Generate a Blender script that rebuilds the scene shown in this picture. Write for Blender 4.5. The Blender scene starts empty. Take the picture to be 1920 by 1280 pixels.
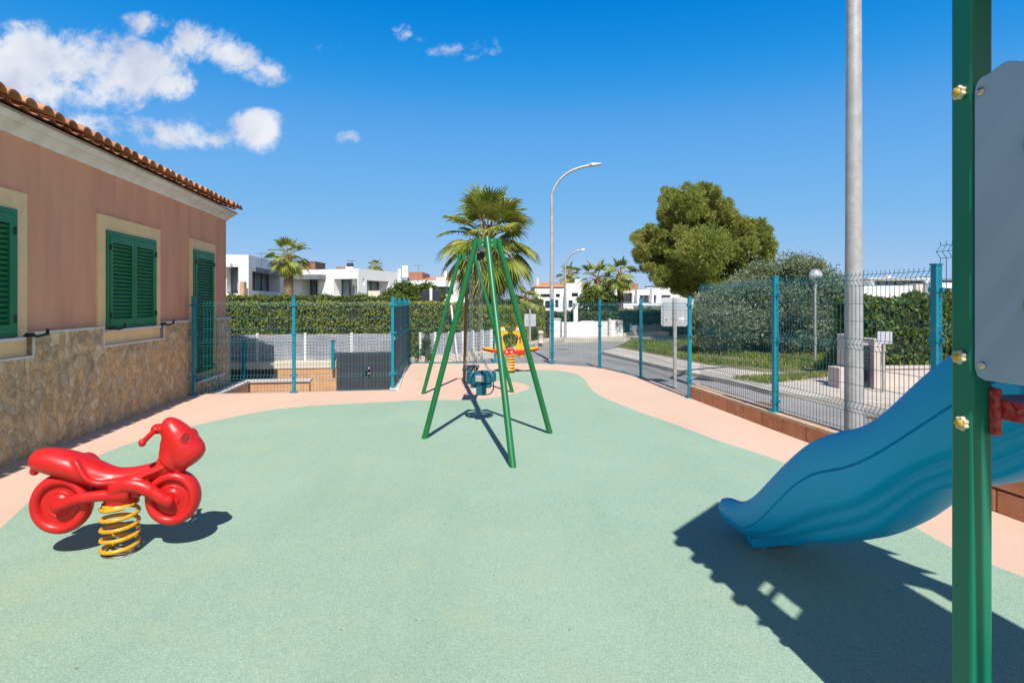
import bpy, math, random
from math import sin, cos, pi, radians, sqrt, atan2
from mathutils import Vector, Matrix
import numpy as np

random.seed(7)
scene = bpy.context.scene
COL = scene.collection
F, CX, HY, CAMZ = 1067.0, 960.0, 566.0, 1.45      # survey of the place: metres from picture measurements

def G(px, py, z=0.0):
    Y = (CAMZ - z) * F / (py - HY)
    return ((px - CX) / F * Y, Y)
def XA(px, Y): return (px - CX) / F * Y
def ZA(py, Y): return CAMZ - (py - HY) / F * Y

# site grid: u runs along the building wall (away), v across
W0 = (-3.81, 0.0)
UX, UY = -0.1444, 0.9895
VX, VY = 0.9895, 0.1444
def S(u, v, z=0.0): return (W0[0] + u*UX + v*VX, W0[1] + u*UY + v*VY, z)
SITE_ROT = atan2(VY, VX)

# ------------------------------------------------------------------ materials
MATS = {}
def _nt(name):
    m = bpy.data.materials.new(name); m.use_nodes = True
    nt = m.node_tree; nt.nodes.clear()
    out = nt.nodes.new('ShaderNodeOutputMaterial')
    return m, nt, out
def rgba(c): return (c[0], c[1], c[2], 1.0)
def pm(name, c1, c2=None, scale=6.0, rough=0.6, bump=0.0, bscale=80.0, metal=0.0, spec=0.5, detail=4.0,
       c3=None, s3=300.0, f3=0.5, lo=0.35, hi=0.65, coat=0.0, stretch=None, rvar=0.0):
    if name in MATS: return MATS[name]
    m, nt, out = _nt(name); N = nt.nodes; L = nt.links
    b = N.new('ShaderNodeBsdfPrincipled'); L.new(b.outputs[0], out.inputs[0])
    b.inputs['Roughness'].default_value = rough; b.inputs['Metallic'].default_value = metal
    b.inputs['Specular IOR Level'].default_value = spec; b.inputs['Coat Weight'].default_value = coat
    b.inputs['Base Color'].default_value = rgba(c1)
    tc = N.new('ShaderNodeTexCoord'); co = tc.outputs['Object']
    if stretch:
        mp = N.new('ShaderNodeMapping'); mp.inputs['Scale'].default_value = stretch
        L.new(co, mp.inputs[0]); co = mp.outputs[0]
    col = None
    if c2:
        n = N.new('ShaderNodeTexNoise'); n.inputs['Scale'].default_value = scale; n.inputs['Detail'].default_value = detail
        L.new(co, n.inputs['Vector'])
        r = N.new('ShaderNodeValToRGB'); r.color_ramp.elements[0].position = lo; r.color_ramp.elements[1].position = hi
        r.color_ramp.elements[0].color = rgba(c1); r.color_ramp.elements[1].color = rgba(c2)
        L.new(n.outputs['Fac'], r.inputs[0]); col = r.outputs[0]
        if rvar:
            mr = N.new('ShaderNodeMapRange'); mr.inputs['To Min'].default_value = rough - rvar; mr.inputs['To Max'].default_value = rough + rvar
            L.new(n.outputs['Fac'], mr.inputs[0]); L.new(mr.outputs[0], b.inputs['Roughness'])
    if c3:
        n3 = N.new('ShaderNodeTexNoise'); n3.inputs['Scale'].default_value = s3; n3.inputs['Detail'].default_value = 2
        L.new(co, n3.inputs['Vector'])
        r3 = N.new('ShaderNodeValToRGB'); r3.color_ramp.elements[0].position = 0.42; r3.color_ramp.elements[1].position = 0.68
        r3.color_ramp.elements[0].color = (0, 0, 0, 1); r3.color_ramp.elements[1].color = (f3, f3, f3, 1)
        L.new(n3.outputs['Fac'], r3.inputs[0])
        mx = N.new('ShaderNodeMix'); mx.data_type = 'RGBA'
        L.new(r3.outputs[0], mx.inputs[0])
        if col: L.new(col, mx.inputs[6])
        else: mx.inputs[6].default_value = rgba(c1)
        mx.inputs[7].default_value = rgba(c3); col = mx.outputs[2]
    if col: L.new(col, b.inputs['Base Color'])
    if bump:
        nb = N.new('ShaderNodeTexNoise'); nb.inputs['Scale'].default_value = bscale; nb.inputs['Detail'].default_value = 3
        L.new(co, nb.inputs['Vector'])
        bp = N.new('ShaderNodeBump'); bp.inputs['Strength'].default_value = bump; bp.inputs['Distance'].default_value = 0.01
        L.new(nb.outputs['Fac'], bp.inputs['Height']); L.new(bp.outputs[0], b.inputs['Normal'])
    MATS[name] = m
    return m

def leafmat(name, cols, trans=0.3, rough=0.55, nscale=1.2, var=1.0):
    m, nt, out = _nt(name); N = nt.nodes; L = nt.links
    g = N.new('ShaderNodeNewGeometry')
    tc = N.new('ShaderNodeTexCoord')
    n = N.new('ShaderNodeTexNoise'); n.inputs['Scale'].default_value = nscale; n.inputs['Detail'].default_value = 3
    L.new(tc.outputs['Object'], n.inputs['Vector'])
    a = N.new('ShaderNodeMath'); a.operation = 'MULTIPLY_ADD'
    L.new(n.outputs['Fac'], a.inputs[0]); a.inputs[1].default_value = 0.9; a.inputs[2].default_value = -0.45
    s = N.new('ShaderNodeMath'); s.operation = 'ADD'
    iv = N.new('ShaderNodeMath'); iv.operation = 'MULTIPLY_ADD'; L.new(g.outputs['Random Per Island'], iv.inputs[0]); iv.inputs[1].default_value = var; iv.inputs[2].default_value = (1-var)*.5
    L.new(iv.outputs[0], s.inputs[0]); L.new(a.outputs[0], s.inputs[1])
    r = N.new('ShaderNodeValToRGB'); r.color_ramp.interpolation = 'LINEAR'
    els = r.color_ramp.elements
    els[0].color = rgba(cols[0]); els[-1].color = rgba(cols[-1])
    for i in range(1, len(cols)-1):
        e = els.new(i/(len(cols)-1)); e.color = rgba(cols[i])
    L.new(s.outputs[0], r.inputs[0])
    b = N.new('ShaderNodeBsdfPrincipled'); b.inputs['Roughness'].default_value = rough
    b.inputs['Specular IOR Level'].default_value = 0.35
    t = N.new('ShaderNodeBsdfTranslucent')
    L.new(r.outputs[0], b.inputs['Base Color']); L.new(r.outputs[0], t.inputs['Color'])
    mx = N.new('ShaderNodeMixShader'); mx.inputs[0].default_value = trans
    L.new(b.outputs[0], mx.inputs[1]); L.new(t.outputs[0], mx.inputs[2]); L.new(mx.outputs[0], out.inputs[0])
    return m

# ------------------------------------------------------------------ mesh builder
class MB:
    def __init__(s): s.v = []; s.f = []; s.sm = []; s.mi = []
    def add(s, verts, faces, smooth=False, mi=0):
        o = len(s.v); s.v.extend([tuple(p) for p in verts])
        for f in faces:
            s.f.append(tuple(i+o for i in f)); s.sm.append(smooth); s.mi.append(mi)
        return s
    def box(s, c, size, rz=0.0, mi=0, M=None):
        hx, hy, hz = size[0]/2, size[1]/2, size[2]/2
        ps = [(-hx,-hy,-hz),(hx,-hy,-hz),(hx,hy,-hz),(-hx,hy,-hz),(-hx,-hy,hz),(hx,-hy,hz),(hx,hy,hz),(-hx,hy,hz)]
        if M is not None: ps = [tuple(Vector(c) + M @ Vector(p)) for p in ps]
        else:
            cr, sr = cos(rz), sin(rz)
            ps = [(c[0]+p[0]*cr-p[1]*sr, c[1]+p[0]*sr+p[1]*cr, c[2]+p[2]) for p in ps]
        return s.add(ps, [(0,3,2,1),(4,5,6,7),(0,1,5,4),(1,2,6,5),(2,3,7,6),(3,0,4,7)], False, mi)
    def sbox(s, u0, u1, v0, v1, z0, z1, mi=0):           # box in the site grid
        ps = [S(u,v,z) for z in (z0,z1) for (u,v) in ((u0,v0),(u0,v1),(u1,v1),(u1,v0))]
        return s.add(ps, [(0,3,2,1),(4,5,6,7),(0,1,5,4),(1,2,6,5),(2,3,7,6),(3,0,4,7)], False, mi)
    def tube(s, path, rad, n=8, cap=True, smooth=True, mi=0, closed=False, flat=None):
        P = [Vector(p) for p in path]; m = len(P)
        if not hasattr(rad, '__len__'): rad = [rad]*m
        up = None; rings = []
        for i in range(m):
            if closed: t = P[(i+1)%m]-P[i-1]
            elif i == 0: t = P[1]-P[0]
            elif i == m-1: t = P[-1]-P[-2]
            else: t = (P[i+1]-P[i]).normalized()+(P[i]-P[i-1]).normalized()
            if t.length < 1e-9: t = Vector((0,0,1))
            t.normalize()
            if up is None:
                a = Vector((0,0,1)) if abs(t.z) < 0.9 else Vector((1,0,0))
                up = (a - t*a.dot(t)).normalized()
            else:
                up = up - t*up.dot(t)
                if up.length < 1e-6:
                    a = Vector((0,0,1)) if abs(t.z) < 0.9 else Vector((1,0,0)); up = a - t*a.dot(t)
                up.normalize()
            sd = t.cross(up)
            off = pi/4 if n == 4 else 0
            fl = flat if flat else 1.0
            rings.append([P[i] + (up*cos(off+2*pi*k/n)*fl + sd*sin(off+2*pi*k/n))*rad[i] for k in range(n)])
        vs = [p for r in rings for p in r]; fs = []
        for i in range(m if closed else m-1):
            j = (i+1) % m
            for k in range(n):
                k2 = (k+1) % n
                fs.append((i*n+k, i*n+k2, j*n+k2, j*n+k))
        s.add(vs, fs, smooth and n > 4, mi)
        if cap and not closed:
            s.add(rings[0], [tuple(range(n-1,-1,-1))], False, mi); s.add(rings[-1], [tuple(range(n))], False, mi)
        return s
    def lathe(s, prof, c, axis=(0,0,1), n=16, mi=0, smooth=True):
        ax = Vector(axis).normalized(); a = Vector((0,0,1)) if abs(ax.z) < 0.9 else Vector((1,0,0))
        e1 = (a-ax*a.dot(ax)).normalized(); e2 = ax.cross(e1); C = Vector(c)
        vs = [C+ax*h+(e1*cos(2*pi*k/n)+e2*sin(2*pi*k/n))*r for (r,h) in prof for k in range(n)]
        fs = [(i*n+k, i*n+(k+1)%n, (i+1)*n+(k+1)%n, (i+1)*n+k) for i in range(len(prof)-1) for k in range(n)]
        s.add(vs, fs, smooth, mi)
        if prof[0][0] > 1e-4: s.add(vs[:n], [tuple(range(n-1,-1,-1))], False, mi)
        if prof[-1][0] > 1e-4: s.add(vs[-n:], [tuple(range(n))], False, mi)
        return s
    def sphere(s, c, r, n=14, m=8, mi=0, sc=(1,1,1), M=None):
        vs = []; fs = []
        for i in range(m+1):
            th = pi*i/m
            for k in range(n):
                p = Vector((r*sc[0]*sin(th)*cos(2*pi*k/n), r*sc[1]*sin(th)*sin(2*pi*k/n), r*sc[2]*cos(th)))
                if M is not None: p = M @ p
                vs.append(Vector(c)+p)
        for i in range(m):
            for k in range(n): fs.append((i*n+k, (i+1)*n+k, (i+1)*n+(k+1)%n, i*n+(k+1)%n))
        return s.add(vs, fs, True, mi)
    def prism(s, poly, o, a, b, thick, mi=0):               # polygon in plane (o; a, b), extruded along a x b
        a = Vector(a); b = Vector(b); o = Vector(o); n = a.cross(b).normalized()*thick
        k = len(poly)
        f = [o+a*p[0]+b*p[1] for p in poly]; g = [p+n for p in f]
        s.add(f+g, [tuple(range(k-1,-1,-1)), tuple(range(k,2*k))] + [(i,(i+1)%k,k+(i+1)%k,k+i) for i in range(k)], False, mi)
        return s
    def loft(s, rings, cap=True, smooth=True, closed=True, mi=0):
        n = len(rings[0]); vs = [p for r in rings for p in r]; fs = []
        for i in range(len(rings)-1):
            for k in range(n if closed else n-1):
                k2 = (k+1)%n
                fs.append((i*n+k, i*n+k2, (i+1)*n+k2, (i+1)*n+k))
        s.add(vs, fs, smooth, mi)
        if cap:
            s.add(rings[0], [tuple(range(n-1,-1,-1))], False, mi); s.add(rings[-1], [tuple(range(n))], False, mi)
        return s
    def build(s, name, mats, parent=None, world=True, bevel=0.0, fix=False, weld=False):
        if not isinstance(mats, (list, tuple)): mats = [mats]
        vs = s.v
        root = parent
        while root is not None and root.parent is not None: root = root.parent
        if root is not None and world:
            inv = (Matrix.Translation(root.location) @ root.rotation_euler.to_matrix().to_4x4()).inverted()
            vs = [tuple(inv @ Vector(p)) for p in vs]
        me = bpy.data.meshes.new(name); me.from_pydata(vs, [], s.f)
        for m in mats: me.materials.append(m)
        me.polygons.foreach_set('use_smooth', s.sm); me.polygons.foreach_set('material_index', s.mi)
        me.update()
        if weld or fix:
            import bmesh
            bm = bmesh.new(); bm.from_mesh(me)
            bmesh.ops.remove_doubles(bm, verts=bm.verts, dist=1e-5)
            bmesh.ops.recalc_face_normals(bm, faces=bm.faces)
            bm.to_mesh(me); bm.free()
        ob = bpy.data.objects.new(name, me); COL.objects.link(ob)
        if parent is not None: ob.parent = parent
        if bevel:
            md = ob.modifiers.new('Bevel', 'BEVEL'); md.width = bevel; md.segments = 2; md.limit_method = 'ANGLE'; md.angle_limit = radians(40)
        return ob

def tag(o, label=None, cat=None, group=None, kind=None):
    if label: o['label'] = label
    if cat: o['category'] = cat
    if group: o['group'] = group
    if kind: o['kind'] = kind
    return o
def thing(name, label, cat, loc=(0,0,0), rz=0.0, group=None):
    o = bpy.data.objects.new(name, None); COL.objects.link(o); o.empty_display_size = 0.2
    o.location = loc; o.rotation_euler = (0,0,rz)
    return tag(o, label, cat, group)
def struct(ob): return tag(ob, kind='structure')

def smooth_curve(pts, n=6, closed=False):
    out = []; m = len(pts)
    rng = range(m) if closed else range(m-1)
    g = (lambda i: pts[i % m]) if closed else (lambda i: pts[max(0, min(m-1, i))])
    for i in rng:
        p0, p1, p2, p3 = g(i-1), g(i), g(i+1), g(i+2)
        for k in range(n):
            t = k/n
            out.append(tuple(0.5*((2*b)+(-a+c)*t+(2*a-5*b+4*c-d)*t*t+(-a+3*b-3*c+d)*t**3) for a,b,c,d in zip(p0,p1,p2,p3)))
    if not closed: out.append(tuple(pts[-1]))
    return out
def sheet(name, poly, z, mat, thick=0.0):
    """flat sheet from a (possibly concave) outline"""
    from mathutils.geometry import tessellate_polygon
    P = [Vector((p[0], p[1], 0)) for p in poly]
    tris = tessellate_polygon([P]); mb = MB()
    vs = [(p.x, p.y, z) for p in P]
    up = []
    for t in tris:
        a, b, c = (P[i] for i in t)
        up.append(t if (b-a).cross(c-a).z > 0 else (t[0], t[2], t[1]))
    mb.add(vs, up)
    if thick:
        k = len(P); lo = [(p.x, p.y, z-thick) for p in P]
        mb.add(vs+lo, [(i,(i+1)%k,k+(i+1)%k,k+i) for i in range(k)])
    return mb.build(name, mat)

# ------------------------------------------------------------------ palette
def rubber(name, base, dark, light, amt, tint):
    m, nt, out = _nt(name); N = nt.nodes; L = nt.links
    b = N.new('ShaderNodeBsdfPrincipled'); L.new(b.outputs[0], out.inputs[0]); b.inputs['Roughness'].default_value = .95; b.inputs['Specular IOR Level'].default_value = .2
    tc = N.new('ShaderNodeTexCoord'); o = tc.outputs['Object']
    def noise(sc, det, rough=.5, st=None):
        n = N.new('ShaderNodeTexNoise'); n.inputs['Scale'].default_value = sc; n.inputs['Detail'].default_value = det; n.inputs['Roughness'].default_value = rough
        if st:
            mp = N.new('ShaderNodeMapping'); mp.inputs['Scale'].default_value = st; mp.inputs['Rotation'].default_value = (0,0,.5); L.new(o, mp.inputs[0]); L.new(mp.outputs[0], n.inputs['Vector'])
        else: L.new(o, n.inputs['Vector'])
        return n.outputs['Fac']
    def ramp(x, a, b_, hi=1.0):
        r = N.new('ShaderNodeMapRange'); r.inputs['From Min'].default_value = a; r.inputs['From Max'].default_value = b_; r.inputs['To Max'].default_value = hi; L.new(x, r.inputs[0]); return r.outputs[0]
    def mix(f, a, c):
        x = N.new('ShaderNodeMix'); x.data_type = 'RGBA'; L.new(f, x.inputs[0])
        if hasattr(a, 'links'): L.new(a, x.inputs[6])
        else: x.inputs[6].default_value = rgba(a)
        x.inputs[7].default_value = rgba(c); return x.outputs[2]
    gr = noise(150, 3, .6)
    c = mix(ramp(gr, .50, .72, amt), base, light)
    c = mix(ramp(gr, .48, .30, amt*.8), c, dark)
    c = mix(ramp(noise(.55, 5, .6), .45, .75, .30), c, light)
    c = mix(ramp(noise(1.4, 6, .65, (1,.22,1)), .52, .78, .35), c, dark)
    c = mix(ramp(noise(2.6, 4, .6), .50, .74, .45), c, tint)
    c = mix(ramp(noise(6, 6, .7), .60, .80, .45), c, dark)
    c = mix(ramp(noise(26, 2, .5), .735, .77, .75), c, tuple(x*.35 for x in dark))
    L.new(c, b.inputs['Base Color'])
    bp = N.new('ShaderNodeBump'); bp.inputs['Strength'].default_value = .45; bp.inputs['Distance'].default_value = .008; L.new(gr, bp.inputs['Height']); L.new(bp.outputs[0], b.inputs['Normal'])
    return m
M_green = rubber('green_rubber', (0.275,0.395,0.295), (0.165,0.275,0.20), (0.42,0.54,0.43), .95, (.36,.42,.26))
M_pink = rubber('pink_rubber', (0.62,0.434,0.330), (0.49,0.315,0.222), (0.77,0.58,0.465), .7, (.66,.45,.27))
M_asphalt = pm('asphalt', (0.25,0.235,0.222), (0.33,0.31,0.295), 0.55, 0.92, 0.3, 120, c3=(0.17,0.16,0.155), s3=2.2, f3=0.45, detail=9)
M_pave = pm('pavement_concrete', (0.46,0.40,0.34), (0.55,0.49,0.42), 1.6, 0.9, 0.2, 60, c3=(0.36,0.31,0.26), s3=9, f3=0.4)
M_earth = pm('dry_earth', (0.20,0.16,0.09), (0.13,0.15,0.05), 0.8, 1.0, 0.5, 20)
M_conc = pm('concrete_edge', (0.52,0.49,0.45), (0.62,0.59,0.55), 4, 0.9, 0.25, 70)
M_teal = pm('teal_powder_coat', (0.0,0.20,0.285), (0.006,0.225,0.31), 5, 0.42, spec=0.5)
M_wire = pm('teal_wire', (0.005,0.155,0.21), rough=0.45)
M_galv = pm('galvanised_steel', (0.40,0.39,0.385), (0.50,0.49,0.485), 9, 0.5, 0.08, 60, metal=0.25, c3=(0.34,0.335,0.33), s3=38, f3=0.5)
M_white = pm('white_paint', (0.80,0.80,0.80), (0.74,0.74,0.73), 1.5, 0.75)
M_cream = pm('cream_render', (0.64,0.56,0.45), (0.71,0.63,0.52), 3, 0.85, 0.15, 50)
M_darkglass = pm('dark_window_glass', (0.08,0.115,0.14), (0.20,0.28,0.31), 0.6, 0.08, spec=0.8)  # paler blue-grey in the colour stands for sky reflected in the panes
M_anth = pm('anthracite_metal', (0.036,0.037,0.047), (0.043,0.044,0.055), 4, 0.5)
M_black = pm('black_iron', (0.012,0.012,0.014), rough=0.45)

# ------------------------------------------------------------------ world, sun, camera
def make_world():
    w = bpy.data.worlds.new('World'); scene.world = w; w.use_nodes = True
    nt = w.node_tree; N = nt.nodes; L = nt.links; N.clear()
    out = N.new('ShaderNodeOutputWorld'); bg = N.new('ShaderNodeBackground'); L.new(bg.outputs[0], out.inputs[0])
    bg.inputs['Strength'].default_value = SKY_STR
    sky = N.new('ShaderNodeTexSky'); sky.sky_type = 'NISHITA'; sky.sun_disc = False
    sky.sun_elevation = SUN_EL; sky.sun_rotation = SUN_ROT
    sky.altitude = 0; sky.air_density = 1.0; sky.dust_density = 0.25; sky.ozone_density = 3.0
    hs = N.new('ShaderNodeHueSaturation'); hs.inputs['Saturation'].default_value = SKY_SAT; hs.inputs['Value'].default_value = SKY_VAL
    hs.inputs['Hue'].default_value = SKY_HUE
    L.new(sky.outputs[0], hs.inputs['Color'])
    sc1 = N.new('ShaderNodeVectorMath'); sc1.operation = 'SCALE'; sc1.inputs['Scale'].default_value = 0.1; L.new(hs.outputs[0], sc1.inputs[0])
    cv = N.new('ShaderNodeRGBCurve'); cm = cv.mapping; cm.use_clip = False; cm.extend = 'HORIZONTAL'
    for ci, pts in enumerate(SKY_CURVES):
        c = cm.curves[ci]
        while len(c.points) > 2: c.points.remove(c.points[1])
        c.points[0].location = pts[0]; c.points[1].location = pts[-1]
        for p in pts[1:-1]: c.points.new(*p)
    cm.update()
    L.new(sc1.outputs[0], cv.inputs['Color'])
    sc2 = N.new('ShaderNodeVectorMath'); sc2.operation = 'SCALE'; sc2.inputs['Scale'].default_value = 1.0/SKY_STR; L.new(cv.outputs[0], sc2.inputs[0])
    tc = N.new('ShaderNodeTexCoord'); sp = N.new('ShaderNodeSeparateXYZ'); L.new(tc.outputs['Generated'], sp.inputs[0])
    def math(op, a, b=None, c=None, clamp=False):
        m = N.new('ShaderNodeMath'); m.operation = op; m.use_clamp = clamp
        for i, x in enumerate((a, b, c)):
            if x is None: continue
            if hasattr(x, 'links'): L.new(x, m.inputs[i])
            else: m.inputs[i].default_value = x
        return m.outputs[0]
    ysafe = math('MAXIMUM', sp.outputs['Y'], 0.05)
    uu = math('DIVIDE', sp.outputs['X'], ysafe); vv = math('DIVIDE', sp.outputs['Z'], ysafe)
    cb = N.new('ShaderNodeCombineXYZ'); L.new(uu, cb.inputs[0]); L.new(vv, cb.inputs[1])
    # each cloud patch: bearing and elevation (as tangents), size, tilt, weight
    clouds = [(40,120,110,66,0,1),(150,118,110,66,0,1),(250,138,95,52,-8,1),(315,160,55,30,0,1),(130,172,170,40,0,.85),
              (270,46,46,20,0,.62),(375,78,58,36,0,.85),(440,108,80,30,-25,.9),(495,130,45,20,-15,.75),
              (175,240,55,34,0,.62),(335,248,72,34,0,.8),(395,262,45,24,0,.72),(268,238,36,22,0,.5),(482,246,50,35,0,1),
              (770,66,36,16,-20,.42),(858,90,62,22,5,.5),(935,97,20,10,0,.35),(652,258,36,12,10,.36),(600,90,40,10,0,.2)]
    D = None
    for (px,py,a,b,rot,wt) in clouds:
        mp = N.new('ShaderNodeMapping'); mp.vector_type = 'TEXTURE'
        mp.inputs['Location'].default_value = ((px-CX)/F, (HY-py)/F, 0)
        mp.inputs['Rotation'].default_value = (0,0,radians(rot)); mp.inputs['Scale'].default_value = (a*1.36/F, b*1.36/F, 1)
        L.new(cb.outputs[0], mp.inputs[0])
        ln = N.new('ShaderNodeVectorMath'); ln.operation = 'LENGTH'; L.new(mp.outputs[0], ln.inputs[0])
        d = math('MULTIPLY_ADD', ln.outputs['Value'], -wt, wt)
        D = d if D is None else math('MAXIMUM', D, d)
    nz = N.new('ShaderNodeTexNoise'); nz.inputs['Scale'].default_value = 10; nz.inputs['Detail'].default_value = 11; nz.inputs['Roughness'].default_value = 0.66; nz.inputs['Distortion'].default_value = 0.25
    L.new(cb.outputs[0], nz.inputs['Vector'])
    nn = math('MULTIPLY_ADD', nz.outputs['Fac'], 3.0, -1.50)
    den = math('ADD', D, nn)
    mr = N.new('ShaderNodeMapRange'); mr.interpolation_type = 'SMOOTHSTEP'
    mr.inputs['From Min'].default_value = 0.05; mr.inputs['From Max'].default_value = 0.76; L.new(den, mr.inputs[0])
    front = math('GREATER_THAN', sp.outputs['Y'], 0.08)
    pos = math('MULTIPLY', D, 8.0, None, True)
    mask = math('MULTIPLY', math('MULTIPLY', mr.outputs[0], front), math('MULTIPLY', pos, 0.96))
    n2 = N.new('ShaderNodeTexNoise'); n2.inputs['Scale'].default_value = 9; n2.inputs['Detail'].default_value = 5
    mp2 = N.new('ShaderNodeMapping'); mp2.inputs['Location'].default_value = (0.03,0.05,3); L.new(cb.outputs[0], mp2.inputs[0]); L.new(mp2.outputs[0], n2.inputs['Vector'])
    r2 = N.new('ShaderNodeValToRGB'); r2.color_ramp.elements[0].position = .36; r2.color_ramp.elements[1].position = .62
    k = 1.0/SKY_STR
    r2.color_ramp.elements[0].color = (.42*k,.46*k,.56*k,1); r2.color_ramp.elements[1].color = (.63*k,.64*k,.67*k,1)
    L.new(n2.outputs['Fac'], r2.inputs[0])
    mx = N.new('ShaderNodeMix'); mx.data_type = 'RGBA'; L.new(mask, mx.inputs[0]); L.new(sc2.outputs[0], mx.inputs[6]); L.new(r2.outputs[0], mx.inputs[7])
    # warm white cloud added out of view behind and beside, fills shaded walls
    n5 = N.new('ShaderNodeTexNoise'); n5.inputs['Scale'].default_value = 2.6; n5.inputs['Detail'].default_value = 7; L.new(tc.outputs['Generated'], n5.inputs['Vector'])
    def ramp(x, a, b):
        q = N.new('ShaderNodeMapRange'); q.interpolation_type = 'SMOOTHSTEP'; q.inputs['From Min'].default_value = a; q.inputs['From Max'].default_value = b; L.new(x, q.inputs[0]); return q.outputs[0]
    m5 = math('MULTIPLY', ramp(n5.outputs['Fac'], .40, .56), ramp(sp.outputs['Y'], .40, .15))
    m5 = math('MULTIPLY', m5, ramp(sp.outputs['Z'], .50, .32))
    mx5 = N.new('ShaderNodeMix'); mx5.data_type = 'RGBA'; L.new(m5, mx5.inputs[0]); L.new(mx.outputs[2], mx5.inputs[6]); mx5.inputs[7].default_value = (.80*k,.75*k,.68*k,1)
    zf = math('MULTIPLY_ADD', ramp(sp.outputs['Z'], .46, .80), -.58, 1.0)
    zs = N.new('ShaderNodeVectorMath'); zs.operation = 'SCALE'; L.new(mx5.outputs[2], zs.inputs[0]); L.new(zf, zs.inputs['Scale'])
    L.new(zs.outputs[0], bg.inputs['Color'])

SUN_EL = radians(53.0)
SUN_DIR_XY = Vector((0.125, -1.0)).normalized()          # towards the sun, over the photographer's right shoulder
SUN_ROT = atan2(SUN_DIR_XY.x, SUN_DIR_XY.y)
SKY_STR = 0.10; SKY_SAT = 1.25; SKY_VAL = 1.0; SKY_HUE = 0.5
# sky grading: clear Mediterranean blue, per channel
SKY_CURVES = [[(0,0),(.05,.002),(.102,.079),(.25,.16),(.462,.235),(1,.40)],
              [(0,0),(.09,.055),(.147,.161),(.254,.274),(.45,.35),(.687,.40),(1,.5)],
              [(0,0),(.2,.22),(.27,.38),(.342,.502),(.509,.59),(.768,.61),(1,.68)]]
make_world()
sd = Vector((SUN_DIR_XY.x*cos(SUN_EL), SUN_DIR_XY.y*cos(SUN_EL), sin(SUN_EL)))
sl = bpy.data.lights.new('Sun', 'SUN'); sl.energy = 4.2; sl.angle = radians(0.5); sl.color = (1.0, 0.955, 0.89)
so = bpy.data.objects.new('Sun', sl); COL.objects.link(so); so.rotation_euler = sd.to_track_quat('Z', 'Y').to_euler(); so.location = (3, -12, 20)
cam = bpy.data.cameras.new('Camera'); co = bpy.data.objects.new('Camera', cam); COL.objects.link(co)
cam.sensor_width = 36; cam.lens = 36*F/1920; cam.shift_y = -(640-HY)/1920; cam.clip_end = 2000; cam.clip_start = 0.05
co.location = (0,0,CAMZ); co.rotation_euler = (radians(90),0,0); scene.camera = co
vs_ = scene.view_settings; vs_.view_transform = 'Standard'; vs_.look = 'None'; vs_.exposure = 0.5; vs_.gamma = 1.0
#PART2
# ------------------------------------------------------------------ ground
HU0, HU1, HV0, HV1 = 9.10, 13.02, -6.0, 3.10
mb = MB()
BIG = 420
for (u0,u1,v0,v1) in ((-BIG,HU0,-BIG,BIG),(HU1,BIG,-BIG,BIG),(HU0,HU1,-BIG,HV0),(HU0,HU1,HV1,BIG)):
    mb.add([S(u0,v0,-.05),S(u0,v1,-.05),S(u1,v1,-.05),S(u1,v0,-.05)], [(0,3,2,1)])
gr = struct(mb.build('ground', M_earth))
# road: asphalt round the playground, bending away
road = [S(13.06,-8)[:2], S(13.06,3.12)[:2], S(9.0,3.12)[:2], S(2,6)[:2], (3.2,1), (3.2,-8), (40,-8), (40,12.5), (9,13), (5.5,16.5), (4.4,21.5), (1.2,21.5), (-8,15)]
struct(sheet('road', road, -.02, M_asphalt))
# playground surface
right_edge = [(.98,13.42),(1.97,12.62),(2.52,10.98),(2.74,8.95),(2.78,8.6),(2.98,6.45),(3.34,4.38),(3.52,3.4),(3.75,1.5),(4.1,-3.0)]
left = [S(-3,0)[:2], S(9.06,0)[:2], S(9.06,3.2)[:2], S(13.15,3.38)[:2], (-2.2,13.6)]
slab = left + right_edge
struct(sheet('pink_ground', slab, 0.0, M_pink, 0.14))
def GP(l): return [G(x,y) for x,y in l]
outer = GP([(50,945),(110,900),(180,857),(280,820),(400,790),(500,770),(600,760),(700,755),(780,751),(860,750),(930,745),(972,736),(993,727),(984,719),(960,714.5),(932,713),(914,708),(917,699),(940,694.5),(1000,693.5),(1045,695),(1075,700),(1092,708),(1102,720),(1112,733),(1132,746),(1165,759),(1200,773),(1260,794),(1340,824),(1460,864),(1600,928),(1700,980),(1786,1028),(1920,1083)])
outer = smooth_curve(outer, 5)
outer = [(-3.1,-2.6),(-3.05,.6),(-3.0,2.2)] + [G(0,992)] + outer + [(2.55,1.9),(2.8,.5),(3.0,-2.6)]
struct(sheet('green_ground', outer, 0.004, M_green))
# far pavement along the gardens, near pavement by the grass
def strip(name, poly, z, mat, th): return struct(sheet(name, poly, z, mat, th))
farpav = [(-3,13.75),(-1.3,14.1),(.1,16.0),(.75,18.6),(1.9,20.6),(4.6,21.6),(9,22.0),(9,23.2),(3.3,22.8),(1.0,21.2),(-.1,19.2),(-.9,16.6),(-2.2,14.9),(-3.4,14.3)]
strip('far_pavement', farpav, 0.10, M_pave, .15)
k1 = GP([(1160,655),(1128,663),(1190,678),(1264,696.5),(1330,711),(1400,727),(1454,741),(1540,752),(1617,761)])
k1 = smooth_curve(k1[1:], 5) + [(6.5,7.2),(9.5,6.6),(30,6.2)]
k2 = [(30,9.5),(9,9.6)] + GP([(1545,700),(1480,704),(1430,703),(1320,688),(1240,671),(1157,655)])
strip('near_pavement', k1+k2, 0.06, M_pave, .12)
# concrete edge under the side fence
struct(MB().sbox(8.95,13.2,3.13,3.29,-.1,.035).build('concrete_kerb', M_conc, bevel=.01))

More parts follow.
